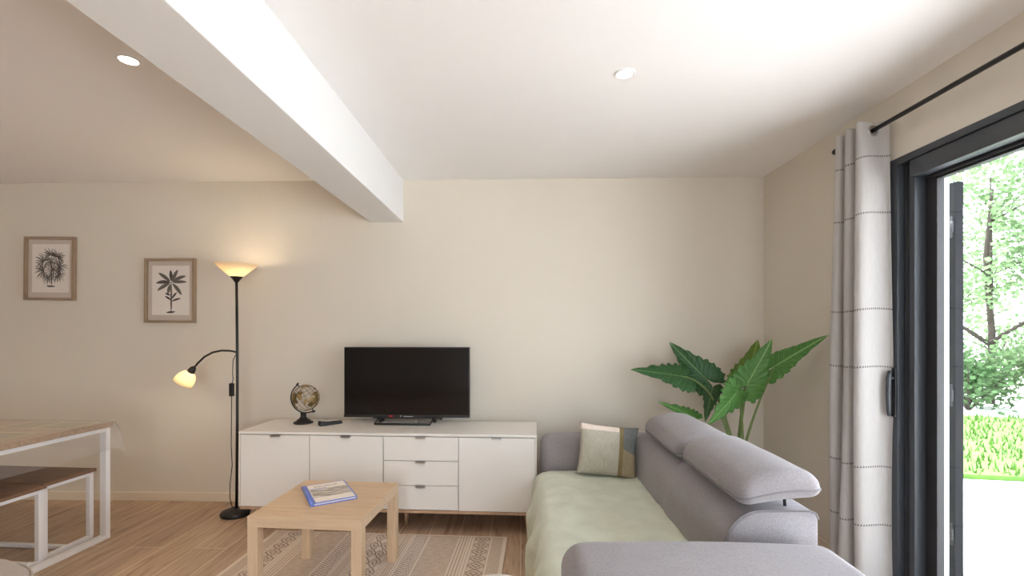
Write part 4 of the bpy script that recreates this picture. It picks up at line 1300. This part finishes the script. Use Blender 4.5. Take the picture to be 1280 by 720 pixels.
# ------------------------------------------------------------------ poufs cut by the lower edge of the view
pf = empty('round_pouf', (-2.02, 1.50, 0))
tag(pf, 'round grey-beige fabric pouf cut off at the lower left corner', 'pouf')
MB().lathe([(0, .015), (.22, .015), (.27, .03), (.30, .09), (.305, .25), (.30, .37), (.285, .425), (.25, .462), (.18, .482), (.08, .488), (0, .489)], 56).build('body', M['pouf'], pf)
rim = MB(); rim.tube([(.289 * math.cos(2 * PI * k / 56), .289 * math.sin(2 * PI * k / 56), .425) for k in range(57)], .004, 6, False); rim.build('piping', M['pouf'], pf)
bs = MB(); bs.lathe([(0, 0), (.2, 0), (.2, .02), (0, .02)], 32); bs.build('foot', M['bplastic'], pf)
pf = empty('round_stool', (-.082, 1.585, 0))
tag(pf, 'pale round-topped stool barely showing at the bottom edge beside the rug', 'stool')
MB().lathe([(0, .30), (.13, .30), (.165, .315), (.172, .365), (.165, .415), (.13, .447), (.06, .461), (0, .464)], 48).build('seat', M['poufw'], pf)
for k in range(4):
    a = PI / 4 + k * PI / 2
    MB().tube([(.10 * math.cos(a), .10 * math.sin(a), .31), (.14 * math.cos(a), .14 * math.sin(a), .010 if math.cos(a) < 0 else 0)], [.016, .012], 12).build('leg', M['legwood'], pf)

# ------------------------------------------------------------------ light
W = bpy.data.worlds.new('sky_world'); S.world = W; W.use_nodes = True
N, L = W.node_tree.nodes, W.node_tree.links
bg = N['Background']
sk = N.new('ShaderNodeTexSky'); sk.sky_type = 'NISHITA'; sk.sun_disc = False; sk.sun_elevation = R(48); sk.sun_rotation = R(20); sk.air_density = 1.0; sk.dust_density = 3.0
mx = N.new('ShaderNodeMix'); mx.data_type = 'RGBA'; mx.inputs['Factor'].default_value = .75
mx.inputs['B'].default_value = (.93, .97, 1.04, 1)
sc_ = N.new('ShaderNodeVectorMath'); sc_.operation = 'SCALE'; sc_.inputs['Scale'].default_value = .12
L.new(sk.outputs['Color'], sc_.inputs[0]); L.new(sc_.outputs[0], mx.inputs['A'])
L.new(mx.outputs['Result'], bg.inputs['Color'])
bg.inputs['Strength'].default_value = 9.0
sun = bpy.data.lights.new('sun', 'SUN'); sun.energy = 22.0; sun.angle = R(2); sun.color = (.97, .98, 1.0)
so_ = bpy.data.objects.new('sun', sun); COL.objects.link(so_)
so_.rotation_euler = Vector((.18, -.62, -.76)).to_track_quat('-Z', 'Y').to_euler()
pa = bpy.data.lights.new('door_portal', 'AREA'); pa.shape = 'RECTANGLE'; pa.size = 2.1; pa.size_y = DW; pa.cycles.is_portal = True
po = bpy.data.objects.new('door_portal', pa); COL.objects.link(po)
pa2 = bpy.data.lights.new('fill_window_portal', 'AREA'); pa2.shape = 'RECTANGLE'; pa2.size = WX1 - WX0; pa2.size_y = WZ1 - WZ0; pa2.cycles.is_portal = True
po2 = bpy.data.objects.new('fill_window_portal', pa2); COL.objects.link(po2)
po2.location = ((WX0 + WX1) / 2, YF - .19, (WZ0 + WZ1) / 2); po2.rotation_euler = (R(90), 0, 0)
po.location = (XR + .12, (OY0 + OY1) / 2, 1.06); po.rotation_euler = (0, R(90), 0)

# ------------------------------------------------------------------ camera
cam = bpy.data.cameras.new('camera'); co = bpy.data.objects.new('camera', cam); COL.objects.link(co)
cam.sensor_fit = 'HORIZONTAL'; cam.sensor_width = 36; cam.lens = 590 / 1280 * 36
cam.shift_x = 5 / 1280; cam.shift_y = 54 / 1280; cam.clip_start = .02
co.location = (0, 0, 1.33); co.rotation_euler = (R(90), 0, math.atan(16 / 590))
S.camera = co
S.view_settings.view_transform = 'Standard'; S.view_settings.look = 'None'
S.view_settings.exposure = 0.22; S.view_settings.gamma = 1.0; S.view_settings.use_curve_mapping = False
S.cycles.use_denoising = True
S.cycles.max_bounces = 10; S.cycles.diffuse_bounces = 8; S.cycles.transparent_max_bounces = 16
S.cycles.caustics_reflective = False; S.cycles.caustics_refractive = False
S.cycles.sample_clamp_indirect = 10
